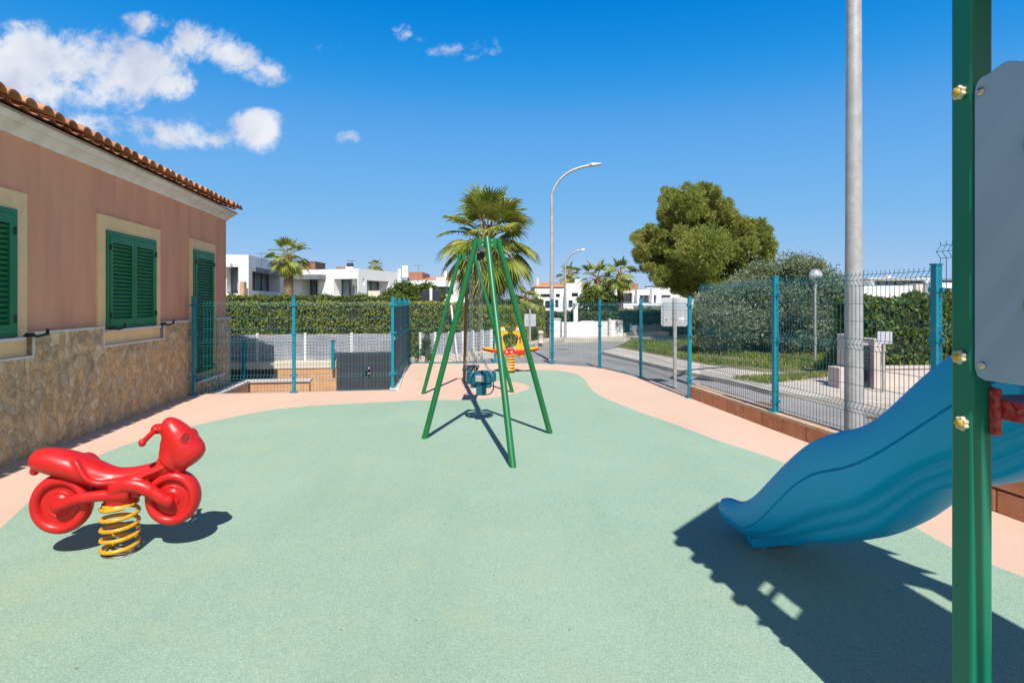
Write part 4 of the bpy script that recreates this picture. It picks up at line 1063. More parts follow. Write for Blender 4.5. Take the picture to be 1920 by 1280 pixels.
t=thing('notice_sign','small blank white notice on a thin grey post before the dark hedge','sign',(XA(1657,8.75),8.75,0.06),0)
m=MB(); m.box((0,0,.46),(.035,.035,.92)); m.build('post', M_galv, t, world=False)
m=MB(); m.box((0,-.025,ZA(640,8.75)),(.225,.012,.19)); m.build('plate', pm('notice_shade_grey',(.42,.42,.48),(.47,.47,.53),5,.6), t, world=False, bevel=.002)  # grey base colour stands in for the unlit face of a white plate
# utility cabinet housing
M_pil=pm('pale_render_pier',(.52,.44,.40),(.58,.50,.45),5,.9,.2,60)
cab=thing('meter_cabinet','pale rendered meter cabinet with stepped piers and grey slatted door by the hedge','utility cabinet',(5.6,9.3,.06),0)
for (x0,x1,h,d_) in ((5.255,5.43,.33,.34),(5.431,5.585,.86,.42),(5.785,5.905,.80,.42)):
    m=MB(); m.box(((x0+x1)/2,9.3,.06+h/2),(x1-x0,d_,h)); m.build('pier', M_pil, cab, bevel=.008)
m=MB(); m.box((5.685,9.36,.42),(.197,.26,.72)); m.build('cabinet_body', M_pil, cab)
m=MB()
for k in range(11): m.box((5.685,9.215,.10+k*.062),(.19,.03,.05),M=Matrix.Rotation(radians(25),3,'X'))
m.build('slatted_door', M_anth, cab)
t=thing('garden_wall','low pale rendered garden wall running right from the meter cabinet','wall',(5.91,9.3,.06),radians(4))
m=MB(); m.box((1.6,0,.155),(3.2,.2,.31)); m.build('wall_body', M_pil, t, world=False, bevel=.006); m=MB(); m.box((1.6,0,.325),(3.26,.24,.026)); m.build('coping', M_pil, t, world=False)
#PART4
# ------------------------------------------------------------------ planting
L_hedge = leafmat('clipped_hedge_leaf', [(.13,.17,.02),(.20,.24,.03),(.27,.30,.04),(.34,.33,.055),(.40,.32,.07)], .3, var=.7)
L_hedge2 = leafmat('dark_hedge_leaf', [(.05,.09,.02),(.09,.14,.025),(.13,.18,.035),(.18,.21,.05)], .2)
L_cyp = leafmat('cypress_leaf', [(.04,.08,.010),(.08,.13,.015),(.13,.18,.02),(.20,.21,.04)], .2)
L_pine = leafmat('pine_needle', [(.085,.135,.022),(.165,.23,.038),(.27,.325,.056),(.38,.385,.09),(.44,.34,.12)], .32, nscale=.7, var=.8)
L_olive = leafmat('olive_leaf', [(.09,.13,.06),(.16,.21,.11),(.24,.29,.17),(.34,.38,.26)], .2, .45)
L_palm = leafmat('palm_leaf', [(.13,.18,.025),(.22,.28,.04),(.33,.36,.06),(.46,.42,.12)], .3, .42)
L_dead = leafmat('dry_palm_leaf', [(.20,.125,.05),(.30,.20,.08),(.36,.26,.12)], .3)
L_grass = leafmat('grass_blade', [(.10,.18,.02),(.18,.26,.035),(.28,.32,.06),(.44,.38,.14)], .35)
L_bush = leafmat('bush_leaf', [(.04,.075,.015),(.08,.125,.025),(.13,.18,.035),(.18,.22,.05)], .25)
M_bark = pm('bark', (.16,.115,.08), (.24,.18,.13), 9, .95, .6, 22)
M_palmbark = pm('palm_bark', (.17,.11,.06), (.30,.21,.12), 14, .95, .6, 25)
M_core = pm('dark_hedge_core', (.02,.025,.01), (.035,.04,.015), 8, 1.0)
RS = np.random.RandomState(11)
def quads_mesh(P, A, B, W):
    """leaf diamonds: centres P, long half-axes A, short half-axes B"""
    n=len(P); V=np.empty((n,4,3)); V[:,0]=P-A; V[:,1]=P+B; V[:,2]=P+A; V[:,3]=P-B
    return V.reshape(-1,3)
def leaf_object(name, P, A, B, mat, parent=None, kind=None):
    V=quads_mesh(P,A,B,None); n=len(P)
    if parent is not None: V = V-np.array(parent.location)
    me=bpy.data.meshes.new(name); me.vertices.add(4*n); me.vertices.foreach_set('co', V.astype(np.float32).ravel())
    me.loops.add(4*n); me.loops.foreach_set('vertex_index', np.arange(4*n,dtype=np.int32))
    me.polygons.add(n); me.polygons.foreach_set('loop_start', np.arange(0,4*n,4,dtype=np.int32)); me.polygons.foreach_set('loop_total', np.full(n,4,dtype=np.int32))
    me.materials.append(mat); me.update(calc_edges=True); me.validate()
    ob=bpy.data.objects.new(name,me); COL.objects.link(ob)
    if parent is not None: ob.parent=parent
    if kind: ob['kind']=kind
    return ob
def unit(n):
    d=RS.normal(size=(n,3)); return d/np.linalg.norm(d,axis=1,keepdims=True)
def perp(d):
    r=unit(len(d)); b=np.cross(d,r); return b/(np.linalg.norm(b,axis=1,keepdims=True)+1e-9)
def hedge(name,label,path,width,z0,z1,leaf,dens,mat,cat='hedge',jag=.0,core=True,group=None):
    t=thing(name,label,cat,(path[0][0],path[0][1],z0),0,group)
    segs=[(np.array(a),np.array(b)) for a,b in zip(path,path[1:])]
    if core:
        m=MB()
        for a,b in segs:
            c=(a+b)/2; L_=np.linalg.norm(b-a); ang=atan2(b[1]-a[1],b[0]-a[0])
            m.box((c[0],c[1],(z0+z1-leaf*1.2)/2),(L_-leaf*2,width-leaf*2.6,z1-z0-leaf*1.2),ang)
        m.build('trunk', M_core, t)  # dark box added inside the leaves to block the view through
    Ps=[];
    for a,b in segs:
        L_=np.linalg.norm(b-a); d=(b-a)/L_; nrm=np.array([-d[1],d[0]]); Hh=z1-z0
        area=L_*(2*Hh+width); n=int(dens*area)
        s=RS.uniform(-width*.1,L_+width*.1,n); r=RS.uniform(0,2*Hh+width,n)
        # clumps: a gently bumpy clipped surface
        bump=.05*np.sin(s*5.3+1)+.035*np.sin(s*11.7+r*7)+.03*np.sin(r*13+s*3.1)
        off=RS.normal(0,leaf*.5,n)+bump*.5-leaf*.4
        w=np.where(r<Hh,-width/2-off,np.where(r<2*Hh,width/2+off,(r-2*Hh)-width/2))
        z=np.where(r<Hh,z0+r,np.where(r<2*Hh,z0+r-Hh,z1+off))
        topm=r>=2*Hh
        if jag: z=np.where(topm,z+np.abs(RS.normal(0,jag,n))*(np.sin(s*9)+np.sin(s*4.3+2)>.0),z)
        Ps.append(np.stack([a[0]+d[0]*s+nrm[0]*w, a[1]+d[1]*s+nrm[1]*w, z],1))
    for (a,b) in (segs[0],segs[-1][::-1]):
        L_=np.linalg.norm(b-a); d=(b-a)/L_; nrm=np.array([-d[1],d[0]]); n=int(dens*width*(z1-z0)); s=RS.normal(0,leaf*.5,n); w=RS.uniform(-width/2,width/2,n)
        Ps.append(np.stack([a[0]+d[0]*s+nrm[0]*w,a[1]+d[1]*s+nrm[1]*w,RS.uniform(z0,z1,n)],1))
    P=np.concatenate(Ps); n=len(P); d=unit(n); d[:,2]=np.abs(d[:,2])+.3; d/=np.linalg.norm(d,axis=1,keepdims=True)
    k=RS.uniform(.6,1.3,(n,1))*leaf
    leaf_object('foliage',P,d*k,perp(d)*k*.5,mat,t)
    return t
hedge('clipped_hedge','long clipped yellow-green hedge behind the low mesh garden fence', [(-7.5,13.15),S(13.62,1.2)[:2],(-1.35,14.75)], .7, .0, 1.42, .032, 1700, L_hedge)
hedge('clipped_hedge','clipped hedge continuing behind the swing toward the road', [(-1.2,14.95),(-.35,16.9),(.25,19.3),(.95,21.3)], .6, .0, 1.30, .036, 1300, L_hedge)
hedge('garden_hedge','darker uneven hedge close before the two white villas', [(-12.5,19.2),(-2.9,21.6)], .8, .0, 1.62, .05, 700, L_hedge2, jag=.05)
hedge('dark_hedge','dark green clipped hedge above the white boundary wall', [(1.4,23.6),(6.8,24.6),(9.6,25.0)], .8, 0, 1.02, .055, 500, L_hedge2)
hedge('dark_hedge','farther dark hedge before the brown-roofed villa at the centre', [(3.2,29.2),(11,30.0)], .8, 0, 1.05, .06, 400, L_hedge2)
hedge('cypress_hedge','tall dark cypress hedge behind the meter cabinet and notice sign', [(6.3,10.5),(7.6,10.6),(10.5,10.8)], .9, .0, 1.47, .045, 1500, L_cyp, jag=.03)
hedge('cypress_hedge','cypress hedge corner running away beside the olive tree', [(6.9,11.0),(9.2,14.5)], .7, .0, 1.44, .05, 600, L_cyp)

hedge('garden_hedge','loose far hedge seen under the big palm crown', [(-2.2,29.5),(1.5,30.5)], .9, 0, 1.55, .07, 300, L_hedge2, jag=.2)
def blob_cloud(blobs, Yc, depth, dens, shell=.55):
    P=[];D=[]
    for (px,py,r) in blobs:
        R_=r*Yc/F; n=int(dens*R_*R_*12)
        Yj=Yc+RS.normal(0,depth); c=np.array([XA(px,Yj),Yj,ZA(py,Yj)])
        d=unit(n); rad=R_*(shell+(1-shell)*RS.uniform(0,1,(n,1))**.6)*(1+.17*RS.normal(size=(n,1)))
        P.append(c+d*rad*np.array([1,1,.9])); D.append(d)
    return np.concatenate(P), np.concatenate(D)
def branchy(m, base, top, targets, r0):
    m.tube(smooth_curve([base,((base[0]*.6+top[0]*.4)+.1,base[1],base[2]*.5+top[2]*.5),top],4),[r0*(1-.06*i) for i in range(9)],10)
    for i,tg in enumerate(targets):
        s_=Vector(base).lerp(Vector(top),.55+.45*((i*37)%10)/10); mid=s_.lerp(Vector(tg),.5)+Vector((0,0,.12))
        m.tube([s_,mid,tg],[r0*.42,r0*.28,r0*.10],6)
# pine
PB=[(1290,380,40),(1256,372,24),(1325,372,32),(1352,398,32),(1300,420,48),(1252,402,22),(1262,448,40),(1222,450,30),(1200,448,18),(1203,478,20),(1240,490,46),(1320,468,56),(1375,440,42),(1420,438,30),(1432,462,28),(1404,490,44),(1340,520,46),(1280,520,38),(1250,516,28),(1290,543,20),(1360,545,38),(1428,495,26),(1310,500,50),(1350,470,50),(1285,465,50),(1395,520,34)]
YP=22.0
t=thing('pine_tree','large rounded olive-green pine tree standing beyond the road','tree',(XA(1318,YP),YP,0),0)
def clumpy(blobs, k, f):
    out=[]
    for (x,y,r) in blobs:
        for i in range(k):
            a=RS.uniform(0,2*pi); q=RS.uniform(.25,1.0)**.5*r*.82; out.append((x+cos(a)*q,y+sin(a)*q,r*f*RS.uniform(.7,1.25)))
    return out
P,D=blob_cloud(clumpy(PB,34,.18)+[(x,y,r*.72) for x,y,r in PB]+[(1405,470,18),(1412,455,16),(1395,455,20)],YP,.85,300,.15)
# each sprig: a tuft of needle blades
k=5; n=len(P); Pn=np.repeat(P,k,0); Dn=np.repeat(D,k,0)*.55+unit(n*k)*.8+np.array([0,0,.35]); Dn/=np.linalg.norm(Dn,axis=1,keepdims=True)
ln=RS.uniform(.045,.085,(n*k,1)); leaf_object('crown',Pn+Dn*ln,Dn*ln,perp(Dn)*ln*.15,L_pine,t)
m=MB(); branchy(m,(XA(1318,YP),YP,0),(XA(1312,YP),YP,3.4),[(XA(x,YP),YP+RS.normal(0,.6),ZA(y,YP)) for x,y,r in PB[::1]],.22); m.build('trunk',M_bark,t)
# olive
OB=[(1478,512,36),(1500,505,30),(1555,600,30),(1520,525,40),(1555,540,34),(1585,552,26),(1430,522,38),(1392,552,40),(1345,575,40),(1330,612,36),(1375,610,46),(1425,575,48),(1480,565,52),(1535,582,48),(1575,600,36),(1480,625,46),(1425,640,34),(1540,632,40),(1360,645,24),(1460,655,22),(1500,655,22),(1310,590,18),(1575,645,24),(1400,660,18)]
YO=15.8
t=thing('olive_tree','broad grey-green olive tree growing down to the uncut grass','tree',(XA(1465,YO),YO,0),0)
P,D=blob_cloud(OB+clumpy(OB,3,.45),YO,.5,330,.3); k=3; n=len(P); Pn=np.repeat(P,k,0)+RS.normal(0,.03,(n*k,3)); Dn=np.repeat(D,k,0)*.6+unit(n*k)+np.array([0,0,.3]); Dn/=np.linalg.norm(Dn,axis=1,keepdims=True)
ln=RS.uniform(.03,.06,(n*k,1)); leaf_object('crown',Pn+Dn*ln,Dn*ln,perp(Dn)*ln*.26,L_olive,t)
m=MB(); branchy(m,(XA(1465,YO),YO,0),(XA(1470,YO),YO,1.4),[(XA(x,YO),YO,ZA(y,YO)) for x,y,r in OB if y<650],.16); m.build('trunk',M_bark,t)
# bushes
def bush(name,label,px,py,rpx,Y,dens,mat,lf=.06,extra=(),cat='shrub'):
    t=thing(name,label,cat,(XA(px,Y),Y,0),0)
    B_=[(px,py,rpx)]+list(extra); P,D=blob_cloud(B_,Y,.15*rpx*Y/F,dens,.35); n=len(P)
    Dn=D*.7+unit(n); Dn/=np.linalg.norm(Dn,axis=1,keepdims=True); ln=RS.uniform(.6,1.3,(n,1))*lf
    leaf_object('foliage',P,Dn*ln,perp(Dn)*ln*.4,mat,t)
    m=MB()
    for (x,y,r) in B_[:4]: m.tube([(XA(px,Y),Y,0),(XA(x,Y),Y,ZA(y,Y))],[.05,.02],6)
    m.build('stem',M_bark,t); return t
bush('garden_shrub','loose bright green shrub between the white villas left of the swing',758,548,24,27,420,L_bush,.09,[(735,556,18),(780,552,20),(800,545,18),(820,556,16)])
bush('creeper','thin green creeper on the mesh garden fence under the dark sign board',800,640,9,13.72,1500,L_bush,.03,[(797,655,9),(801,622,6),(786,664,9),(784,650,7),(804,668,7)])
bush('garden_shrub','dense dark green shrub below the pair of palms by the white villa',1118,560,22,27,420,L_hedge2,.09,[(1095,565,14),(1140,562,18),(1150,570,12),(1105,550,14)])
bush('oleander','rounded dark shrub at the foot of the big palm behind the hedge',905,585,22,20.6,420,L_hedge2,.07,[(930,590,20),(880,592,18),(965,585,18),(990,590,16)])

# fan palms
def fan_palm(name,label,px,py,Y,R,nf,seed,trunk_r=.16,dead=0,el0=80,el1=-45,segs=16,lean=(0,0)):
    rg=random.Random(seed); x=XA(px,Y); zc=ZA(py,Y)
    t=thing(name,label,'palm tree',(x,Y,0),0)
    m=MB(); hgt=zc-.10*R
    pts=[(x+lean[0]*k/6,Y+lean[1]*k/6,hgt*k/6) for k in range(7)]; m.tube(pts,[trunk_r*1.25]+[trunk_r]*5+[trunk_r*.9],12)
    nb=int(hgt/.10)
    for i in range(nb*7):
        z=hgt*rg.random(); a=rg.uniform(0,2*pi); r_=trunk_r*1.0; c=(x+cos(a)*r_,Y+sin(a)*r_,z)
        m.box(c,(.05,.035,.09),a+pi/2)
    m.build('trunk',M_palmbark,t)
    top=Vector((x+lean[0],Y+lean[1],hgt)); fm=MB(); dm=MB(); pmn=MB()
    def frond(mb_,az,el,pl,fr,wilt):
        d=Vector((cos(az)*cos(el),sin(az)*cos(el),sin(el)))
        sag=.18*pl*(1-abs(sin(el))*.6)
        p1=top+d*pl*.55+Vector((0,0,.06*pl)); p2=top+d*pl+Vector((0,0,-sag))
        pmn.tube([top,p1,p2],[.020*R+.006,.013*R+.004,.008*R+.003],5,cap=False)
        ax=(p2-p1).normalized(); sd_=ax.cross(Vector((0,0,1)))
        if sd_.length<.1: sd_=Vector((sin(az),-cos(az),0))
        sd_.normalize(); nn=sd_.cross(ax)
        tw=rg.uniform(-.5,.5); sd2=sd_*cos(tw)+nn*sin(tw); nn2=sd2.cross(ax)
        n=segs; spread=radians(rg.uniform(100,125))
        for i in range(n):
            a=-spread+2*spread*(i+.5)/n; dir_=ax*cos(a)+sd2*sin(a)+nn2*(.22*abs(sin(a)))
            ln=fr*(1-.28*(abs(a)/spread)**2)*rg.uniform(.92,1.06)
            wv=(ax*-sin(a)+sd2*cos(a))*(ln*.46*spread/n*1.05)
            q0=p2; q1=p2+dir_*ln*.46+Vector((0,0,-wilt*.07*ln)); q2=p2+dir_*ln*(1-.18*wilt)+Vector((0,0,-wilt*.42*ln-rg.uniform(0,.08)*ln))
            fold=nn2*(.045*ln)
            mb_.add([q0,q1-wv-fold,q1,q1+wv-fold,q2,q1.lerp(q2,.5)+wv*.42+Vector((0,0,.03*ln)),q1.lerp(q2,.5)-wv*.42+Vector((0,0,.03*ln))],[(0,1,2),(0,2,3),(1,6,2),(2,6,4),(2,4,5),(2,5,3)])
    for i in range(nf):
        k=(i+.5)/nf; el=radians(el0+(el1-el0)*k**.85+rg.uniform(-8,8)); az=i*2.39996+rg.uniform(-.3,.3)
        up_=1+.22*max(0,sin(el)); frond(fm,az,el,R*rg.uniform(.48,.62)*up_,R*rg.uniform(.46,.58)*up_,.45+.75*k)
    for i in range(dead):
        az=i*2.39996; el=radians(rg.uniform(-82,-55)); frond(dm,az,el,R*rg.uniform(.35,.55),R*rg.uniform(.45,.55),1.0)
    fm.build('crown',L_palm,t); pmn.build('frond_stalk',pm('palm_stalk',(.25,.19,.05),(.33,.24,.08),5,.6),t)
    if dead: dm.build('dead_skirt',L_dead,t)
    return t
fan_palm('fan_palm','large fan palm with shaggy drooping crown behind the swing frame',912,445,20.0,1.95,52,1,.19,16,84,-68,26)
fan_palm('fan_palm','tall fan palm with rough brown trunk between the two white villas',541,478,31.5,1.25,30,2,.24,5,80,-55,16)
fan_palm('fan_palm','small young fan palm low beside the big palm',988,560,19.2,.62,14,3,.10,0,75,-25,14)
fan_palm('fan_palm','distant palm whose top just shows above the white villa roof',705,499,52,.85,20,4,.2,0,75,-30,12)
fan_palm('fan_palm','dark distant palm behind the second street lamp',1067,513,44,1.10,26,5,.2,6,80,-60,12)
fan_palm('fan_palm','left of the two palms in front of the villa beyond the road',1120,520,28,1.02,24,6,.15,6,80,-60,14)
fan_palm('fan_palm','right of the two palms, with a tall bare trunk beyond the road',1163,513,27,.92,24,8,.14,2,80,-50,14)

# grass by the near pavement
M_ver=pm('verge_soil',(.12,.13,.04),(.22,.19,.09),2.2,1.0,.4,25)
verge=GP([(1150,652),(1190,640),(1330,640),(1600,655),(1600,700),(1545,701),(1480,705),(1430,703),(1320,688),(1240,671)])
struct(sheet('verge_ground',verge,.03,M_ver))
def inpoly(x,y,poly):
    c=np.zeros(len(x),bool); j=len(poly)-1
    for i in range(len(poly)):
        xi,yi=poly[i];xj,yj=poly[j]
        c^=((yi>y)!=(yj>y))&(x<(xj-xi)*(y-yi)/(yj-yi+1e-12)+xi); j=i
    return c
gp=GP([(1160,650),(1195,638),(1340,640),(1600,655),(1600,690),(1545,693),(1470,697),(1400,690),(1320,684),(1240,668)])
xs=[p[0] for p in gp]; ys=[p[1] for p in gp]; n=60000
gx_=RS.uniform(min(xs),max(xs),n); gy_=RS.uniform(min(ys),max(ys),n); ok=inpoly(gx_,gy_,gp); gx_,gy_=gx_[ok],gy_[ok]
dn=np.sin(gx_*2.1)+np.sin(gy_*1.7+gx_)+RS.normal(0,.8,len(gx_)); ok=dn>-.9; gx_,gy_=gx_[ok],gy_[ok]; n=len(gx_)
hh=RS.uniform(.05,.13,n)*(1+.5*np.sin(gx_*3+gy_)); d=np.stack([RS.normal(0,.35,n),RS.normal(0,.35,n),np.ones(n)],1); d/=np.linalg.norm(d,axis=1,keepdims=True)
P=np.stack([gx_,gy_,.03+hh*.5],1); A=d*hh[:,None]*.5; B=perp(d)*.010
ob=leaf_object('grass',P,A,B,L_grass); tag(ob,'uncut green and yellow grass on the verge behind the right fence','grass',kind='stuff')
gp2=GP([(1370,716),(1500,708),(1560,704),(1568,712),(1480,722),(1440,728)]); xs=[p[0] for p in gp2]; ys=[p[1] for p in gp2]; n=9000
gx_=RS.uniform(min(xs),max(xs),n); gy_=RS.uniform(min(ys),max(ys),n); ok=inpoly(gx_,gy_,gp2); gx_,gy_=gx_[ok],gy_[ok]; n=len(gx_)
hh=RS.uniform(.03,.09,n); d=np.stack([RS.normal(0,.35,n),RS.normal(0,.35,n),np.ones(n)],1); d/=np.linalg.norm(d,axis=1,keepdims=True)
ob=leaf_object('grass',np.stack([gx_,gy_,.06+hh*.5],1),d*hh[:,None]*.5,perp(d)*.008,L_grass); tag(ob,'small patch of weeds growing on the near pavement','grass',kind='stuff')

M_iron=pm('rusty_cover_iron',(.20,.11,.075),(.27,.16,.11),14,.85,.3,60)
for i,(x,y,w_,lab) in enumerate(((1420,757,.5,'rusty square inspection cover set in the road by the near kerb'),(1672,783,.45,'small rusty inspection cover in the road before the notice sign'))):
    gx2,gy2=G(x,y); m=MB(); m.box((gx2,gy2,-.012),(w_,w_*.8,.012),.3); ob=tag(m.build('inspection_cover',M_iron),lab,'cover')
gx2,gy2=G(1340,711); t=thing('drain_grate','dark slotted drain grate along the near kerb behind the road sign','drain',(gx2,gy2,-.02),-.75); m=MB()
m.box((0,0,.006),(.75,.30,.008)); m.build('frame',M_black,t,world=False); m=MB()
for k in range(9): m.box((-.32+k*.08,0,.013),(.04,.26,.008))
m.build('grate_bars',M_anth,t,world=False)
# ------------------------------------------------------------------ garden fence with white posts
def mesh_fence_low(name,label,pts,npost,zb,zt,cloth=True,wall=True,wz0=-.05):
    t=thing(name,label,'fence',(pts[0][0],pts[0][1],0),0)
    tot=sum(sqrt((b[0]-a[0])**2+(b[1]-a[1])**2) for a,b in zip(pts,pts[1:]))
    if wall:
        m=MB()
        for a,b in zip(pts,pts[1:]):
            L_=sqrt((b[0]-a[0])**2+(b[1]-a[1])**2); m.box(((a[0]+b[0])/2,(a[1]+b[1])/2,(wz0+zb)/2),(L_+.08,.18,zb-wz0),atan2(b[1]-a[1],b[0]-a[0]))
        m.build('plinth_wall',M_cream,t,bevel=.008)
    for i in range(npost):
        p,a=along(pts,tot*(i+.02)/(npost-.96)); m=MB(); m.box((p[0],p[1],(zb+zt)/2),(.055,.055,zt-zb),a); m.build('post',M_white,t)
    m=MB(); c=MB()
    for a,b in zip(pts,pts[1:]):
        A=Vector((a[0],a[1],0)); B=Vector((b[0],b[1],0)); L_=(B-A).length; n=int(L_/.07); d=(B-A).normalized(); nr=Vector((d.y,-d.x,0))*.035
        for i in range(n+1): q=A.lerp(B,i/n)+nr; m.tube([(q.x,q.y,zb),(q.x,q.y,zt-.03)],.0032,4,cap=False)
        k=int((zt-zb)/.08)
        for i in range(k+1): z=zb+.02+i*(zt-zb-.06)/k; m.tube([(A.x+nr.x*1.15,A.y+nr.y*1.15,z),(B.x+nr.x*1.15,B.y+nr.y*1.15,z)],.0034,4,cap=False)
        if cloth:
            # shade cloth hung behind the wire, slightly rippled
            nn=max(4,int(L_/.12)); back=-nr*.6; rows=[]
            for i in range(nn+1):
                q=A.lerp(B,i/nn)+back*(1+.6*sin(i*1.7)); tp=zt-.045+.012*sin(i*.9)
                rows.append([(q.x,q.y,zb+.01),(q.x+back.x*.3*sin(i*2.3),q.y+back.y*.3*sin(i*2.3),(zb+tp)/2),(q.x,q.y,tp)])
            c.loft(rows,False,False,closed=False)
    m.build('wire_grid',M_white,t)
    if cloth:
        cl=c.build('shade_cloth',pm('grey_shade_cloth',(.27,.28,.33),(.35,.36,.41),3.2,.95,.4,45,c3=(.2,.21,.25),s3=11,f3=.5),t)
        md=cl.modifiers.new('Solid','SOLIDIFY'); md.thickness=.004
    return t
mesh_fence_low('garden_fence','white-posted mesh garden fence with grey shade cloth over the sunken court',[S(13.13,-2.2)[:2],S(13.13,3.05)[:2]],6,.10,.74,wall=False)
mesh_fence_low('garden_fence','white-posted mesh garden fence on a cream plinth behind the swing',[S(13.35,3.55)[:2],(-1.25,14.25),(-.55,15.2)],7,.16,.72)
# white boundary wall with gate beyond the road
t=thing('boundary_wall','long white boundary wall with sliding gate across the road','wall',(1.5,21.7,0),0)
m=MB()
def wseg(m,xa,xb,Ya,Yb,py_top,th=.2,z0=0):
    a=(XA(xa,Ya),Ya); b=(XA(xb,Yb),Yb); L_=sqrt((b[0]-a[0])**2+(b[1]-a[1])**2); z=ZA(py_top,(Ya+Yb)/2)
    m.box(((a[0]+b[0])/2,(a[1]+b[1])/2,(z+z0)/2),(L_,th,z-z0),atan2(b[1]-a[1],b[0]-a[0]))
wseg(m,1031,1051,22.0,22.1,598); wseg(m,1051.3,1088,22.2,22.4,603.5); wseg(m,1088.3,1112,22.42,22.5,601.5); wseg(m,1143,1166,22.6,22.7,600); m.build('wall_body',M_white,t)
m=MB(); wseg(m,1112.3,1142.7,22.6,22.65,602,.06); g_=m.build('sliding_gate',pm('pale_gate',(.66,.66,.67),(.7,.7,.71),4,.5),t)
m=MB(); wseg(m,1029,1052,22.0,22.1,596.5,.26,ZA(598.2,22)); wseg(m,1141,1144.5,22.55,22.55,597,.3); m.build('coping',M_marble,t)
m=MB()
for (x,y) in ((1157,603),(1157,609)): m.box((XA(x,22.5),22.53,ZA(y,22.5)),(.10,.02,.10))
m.build('meter_box',pm('red_grey_box',(.35,.2,.18),rough=.5),t)
t=thing('gate_pier','tall white square gate pier standing above the boundary wall','pier',(XA(1079,23),23,0),0); m=MB(); m.box((XA(1079,23),23,.68),(.17,.2,1.36)); m.box((XA(1079,23),23,1.37),(.26,.28,.04)); m.build('pier_shaft',M_white,t)
t=thing('bollard','small cream rounded bollard on the far pavement','bollard',(XA(1014,18.8),18.8,.1),0); m=MB(); m.lathe([(.10,0),(.09,.05),(.085,.30),(.10,.31),(.10,.36),(.05,.40),(0,.41)],(XA(1014,18.8),18.8,.1),(0,0,1),12); m.build('bollard_body',M_cream,t)
t=thing('garden_wall','low cream wall topped with grey screen fence beyond the road','wall',(XA(1170,23.2),23.2,0),0)
m=MB(); wseg(m,1166.5,1262,22.9,24.5,622); m.build('wall_body',M_cream,t); m=MB(); wseg(m,1181,1262,23.1,24.5,609,.05,ZA(621.8,23.8)); m.build('screen',pm('grey_screen',(.20,.20,.22),(.26,.26,.28),30,.8),t)
m=MB()
for x in (1181,1205,1229,1253): m.box((XA(x,23.3+.012*(x-1181)),23.2+.017*(x-1181),ZA(615,23.6)),(.05,.05,.36))
m.build('screen_post',M_white,t)

# ------------------------------------------------------------------ villas
M_villa=pm('villa_white_render',(.80,.80,.80),(.76,.76,.76),.8,.8)
M_wood=pm('brown_timber_slats',(.26,.12,.075),(.36,.18,.11),3,.7,stretch=(14,14,.6))
M_frame=pm('dark_window_frame',(.08,.085,.09),rough=.4)
M_awn=pm('grey_awning',(.16,.18,.21),(.2,.22,.25),3,.8)
M_int=pm('curtain_white',(.55,.57,.60),(.62,.64,.66),9,.9,stretch=(8,8,.5))
def on_face(px,py,C,D):
    k=(px-CX)/F; t_=(k*C[1]-C[0])/(D[0]-k*D[1]); Y=C[1]+t_*D[1]; return t_, CAMZ-(py-HY)/F*Y
def face(m,C,D,nin,L0,L1,z0,z1,ops,dep=.35):
    """wall skin along C+D*t, t in L0..L1; rectangular openings with reveals of depth dep towards nin"""
    xs=sorted({L0,L1,*[o[0] for o in ops],*[o[1] for o in ops]}); zs=sorted({z0,z1,*[o[2] for o in ops],*[o[3] for o in ops]})
    p=lambda t_,z,d=0:(C[0]+D[0]*t_+nin[0]*d,C[1]+D[1]*t_+nin[1]*d,z)
    for a,b in zip(xs,xs[1:]):
        for c,d in zip(zs,zs[1:]):
            xm,zm=(a+b)/2,(c+d)/2
            if any(o[0]<xm<o[1] and o[2]<zm<o[3] for o in ops): continue
            m.add([p(a,c),p(b,c),p(b,d),p(a,d)],[(0,1,2,3)])
    for (a,b,c,d) in ops:
        m.add([p(a,c),p(b,c),p(b,c,dep),p(a,c,dep)],[(0,1,2,3)]); m.add([p(a,d),p(b,d),p(b,d,dep),p(a,d,dep)],[(3,2,1,0)])
        m.add([p(a,c),p(a,d),p(a,d,dep),p(a,c,dep)],[(0,1,2,3)]); m.add([p(b,c),p(b,d),p(b,d,dep),p(b,c,dep)],[(3,2,1,0)])
def glaze(par,C,D,nin,o,dep=.34,bars=2,curtain=False,mat=None):
    a,b,c,d=o; ang=atan2(D[1],D[0]); p=lambda t_,z,dd:(C[0]+D[0]*t_+nin[0]*dd,C[1]+D[1]*t_+nin[1]*dd,z)
    m=MB(); w=.05
    for k in range(bars+1): m.box(p(a+(b-a)*k/bars,(c+d)/2,dep-.05),(w,.06,d-c),ang)
    for z in (c+w/2,d-w/2): m.box(p((a+b)/2,z,dep-.05),(b-a,.058,w),ang)
    f=m.build('window',M_frame,par)
    m=MB(); m.add([p(a,c,dep),p(b,c,dep),p(b,d,dep),p(a,d,dep)],[(0,1,2,3)]); m.build('pane',mat or M_darkglass,f)
    if curtain:
        m=MB(); q0=a+(b-a)*curtain[0]; q1=a+(b-a)*curtain[1]; m.box(p((q0+q1)/2,(c+d)/2,dep-.012),(q1-q0,.008,(d-c)*.94),ang); m.build('curtain',M_int,f)
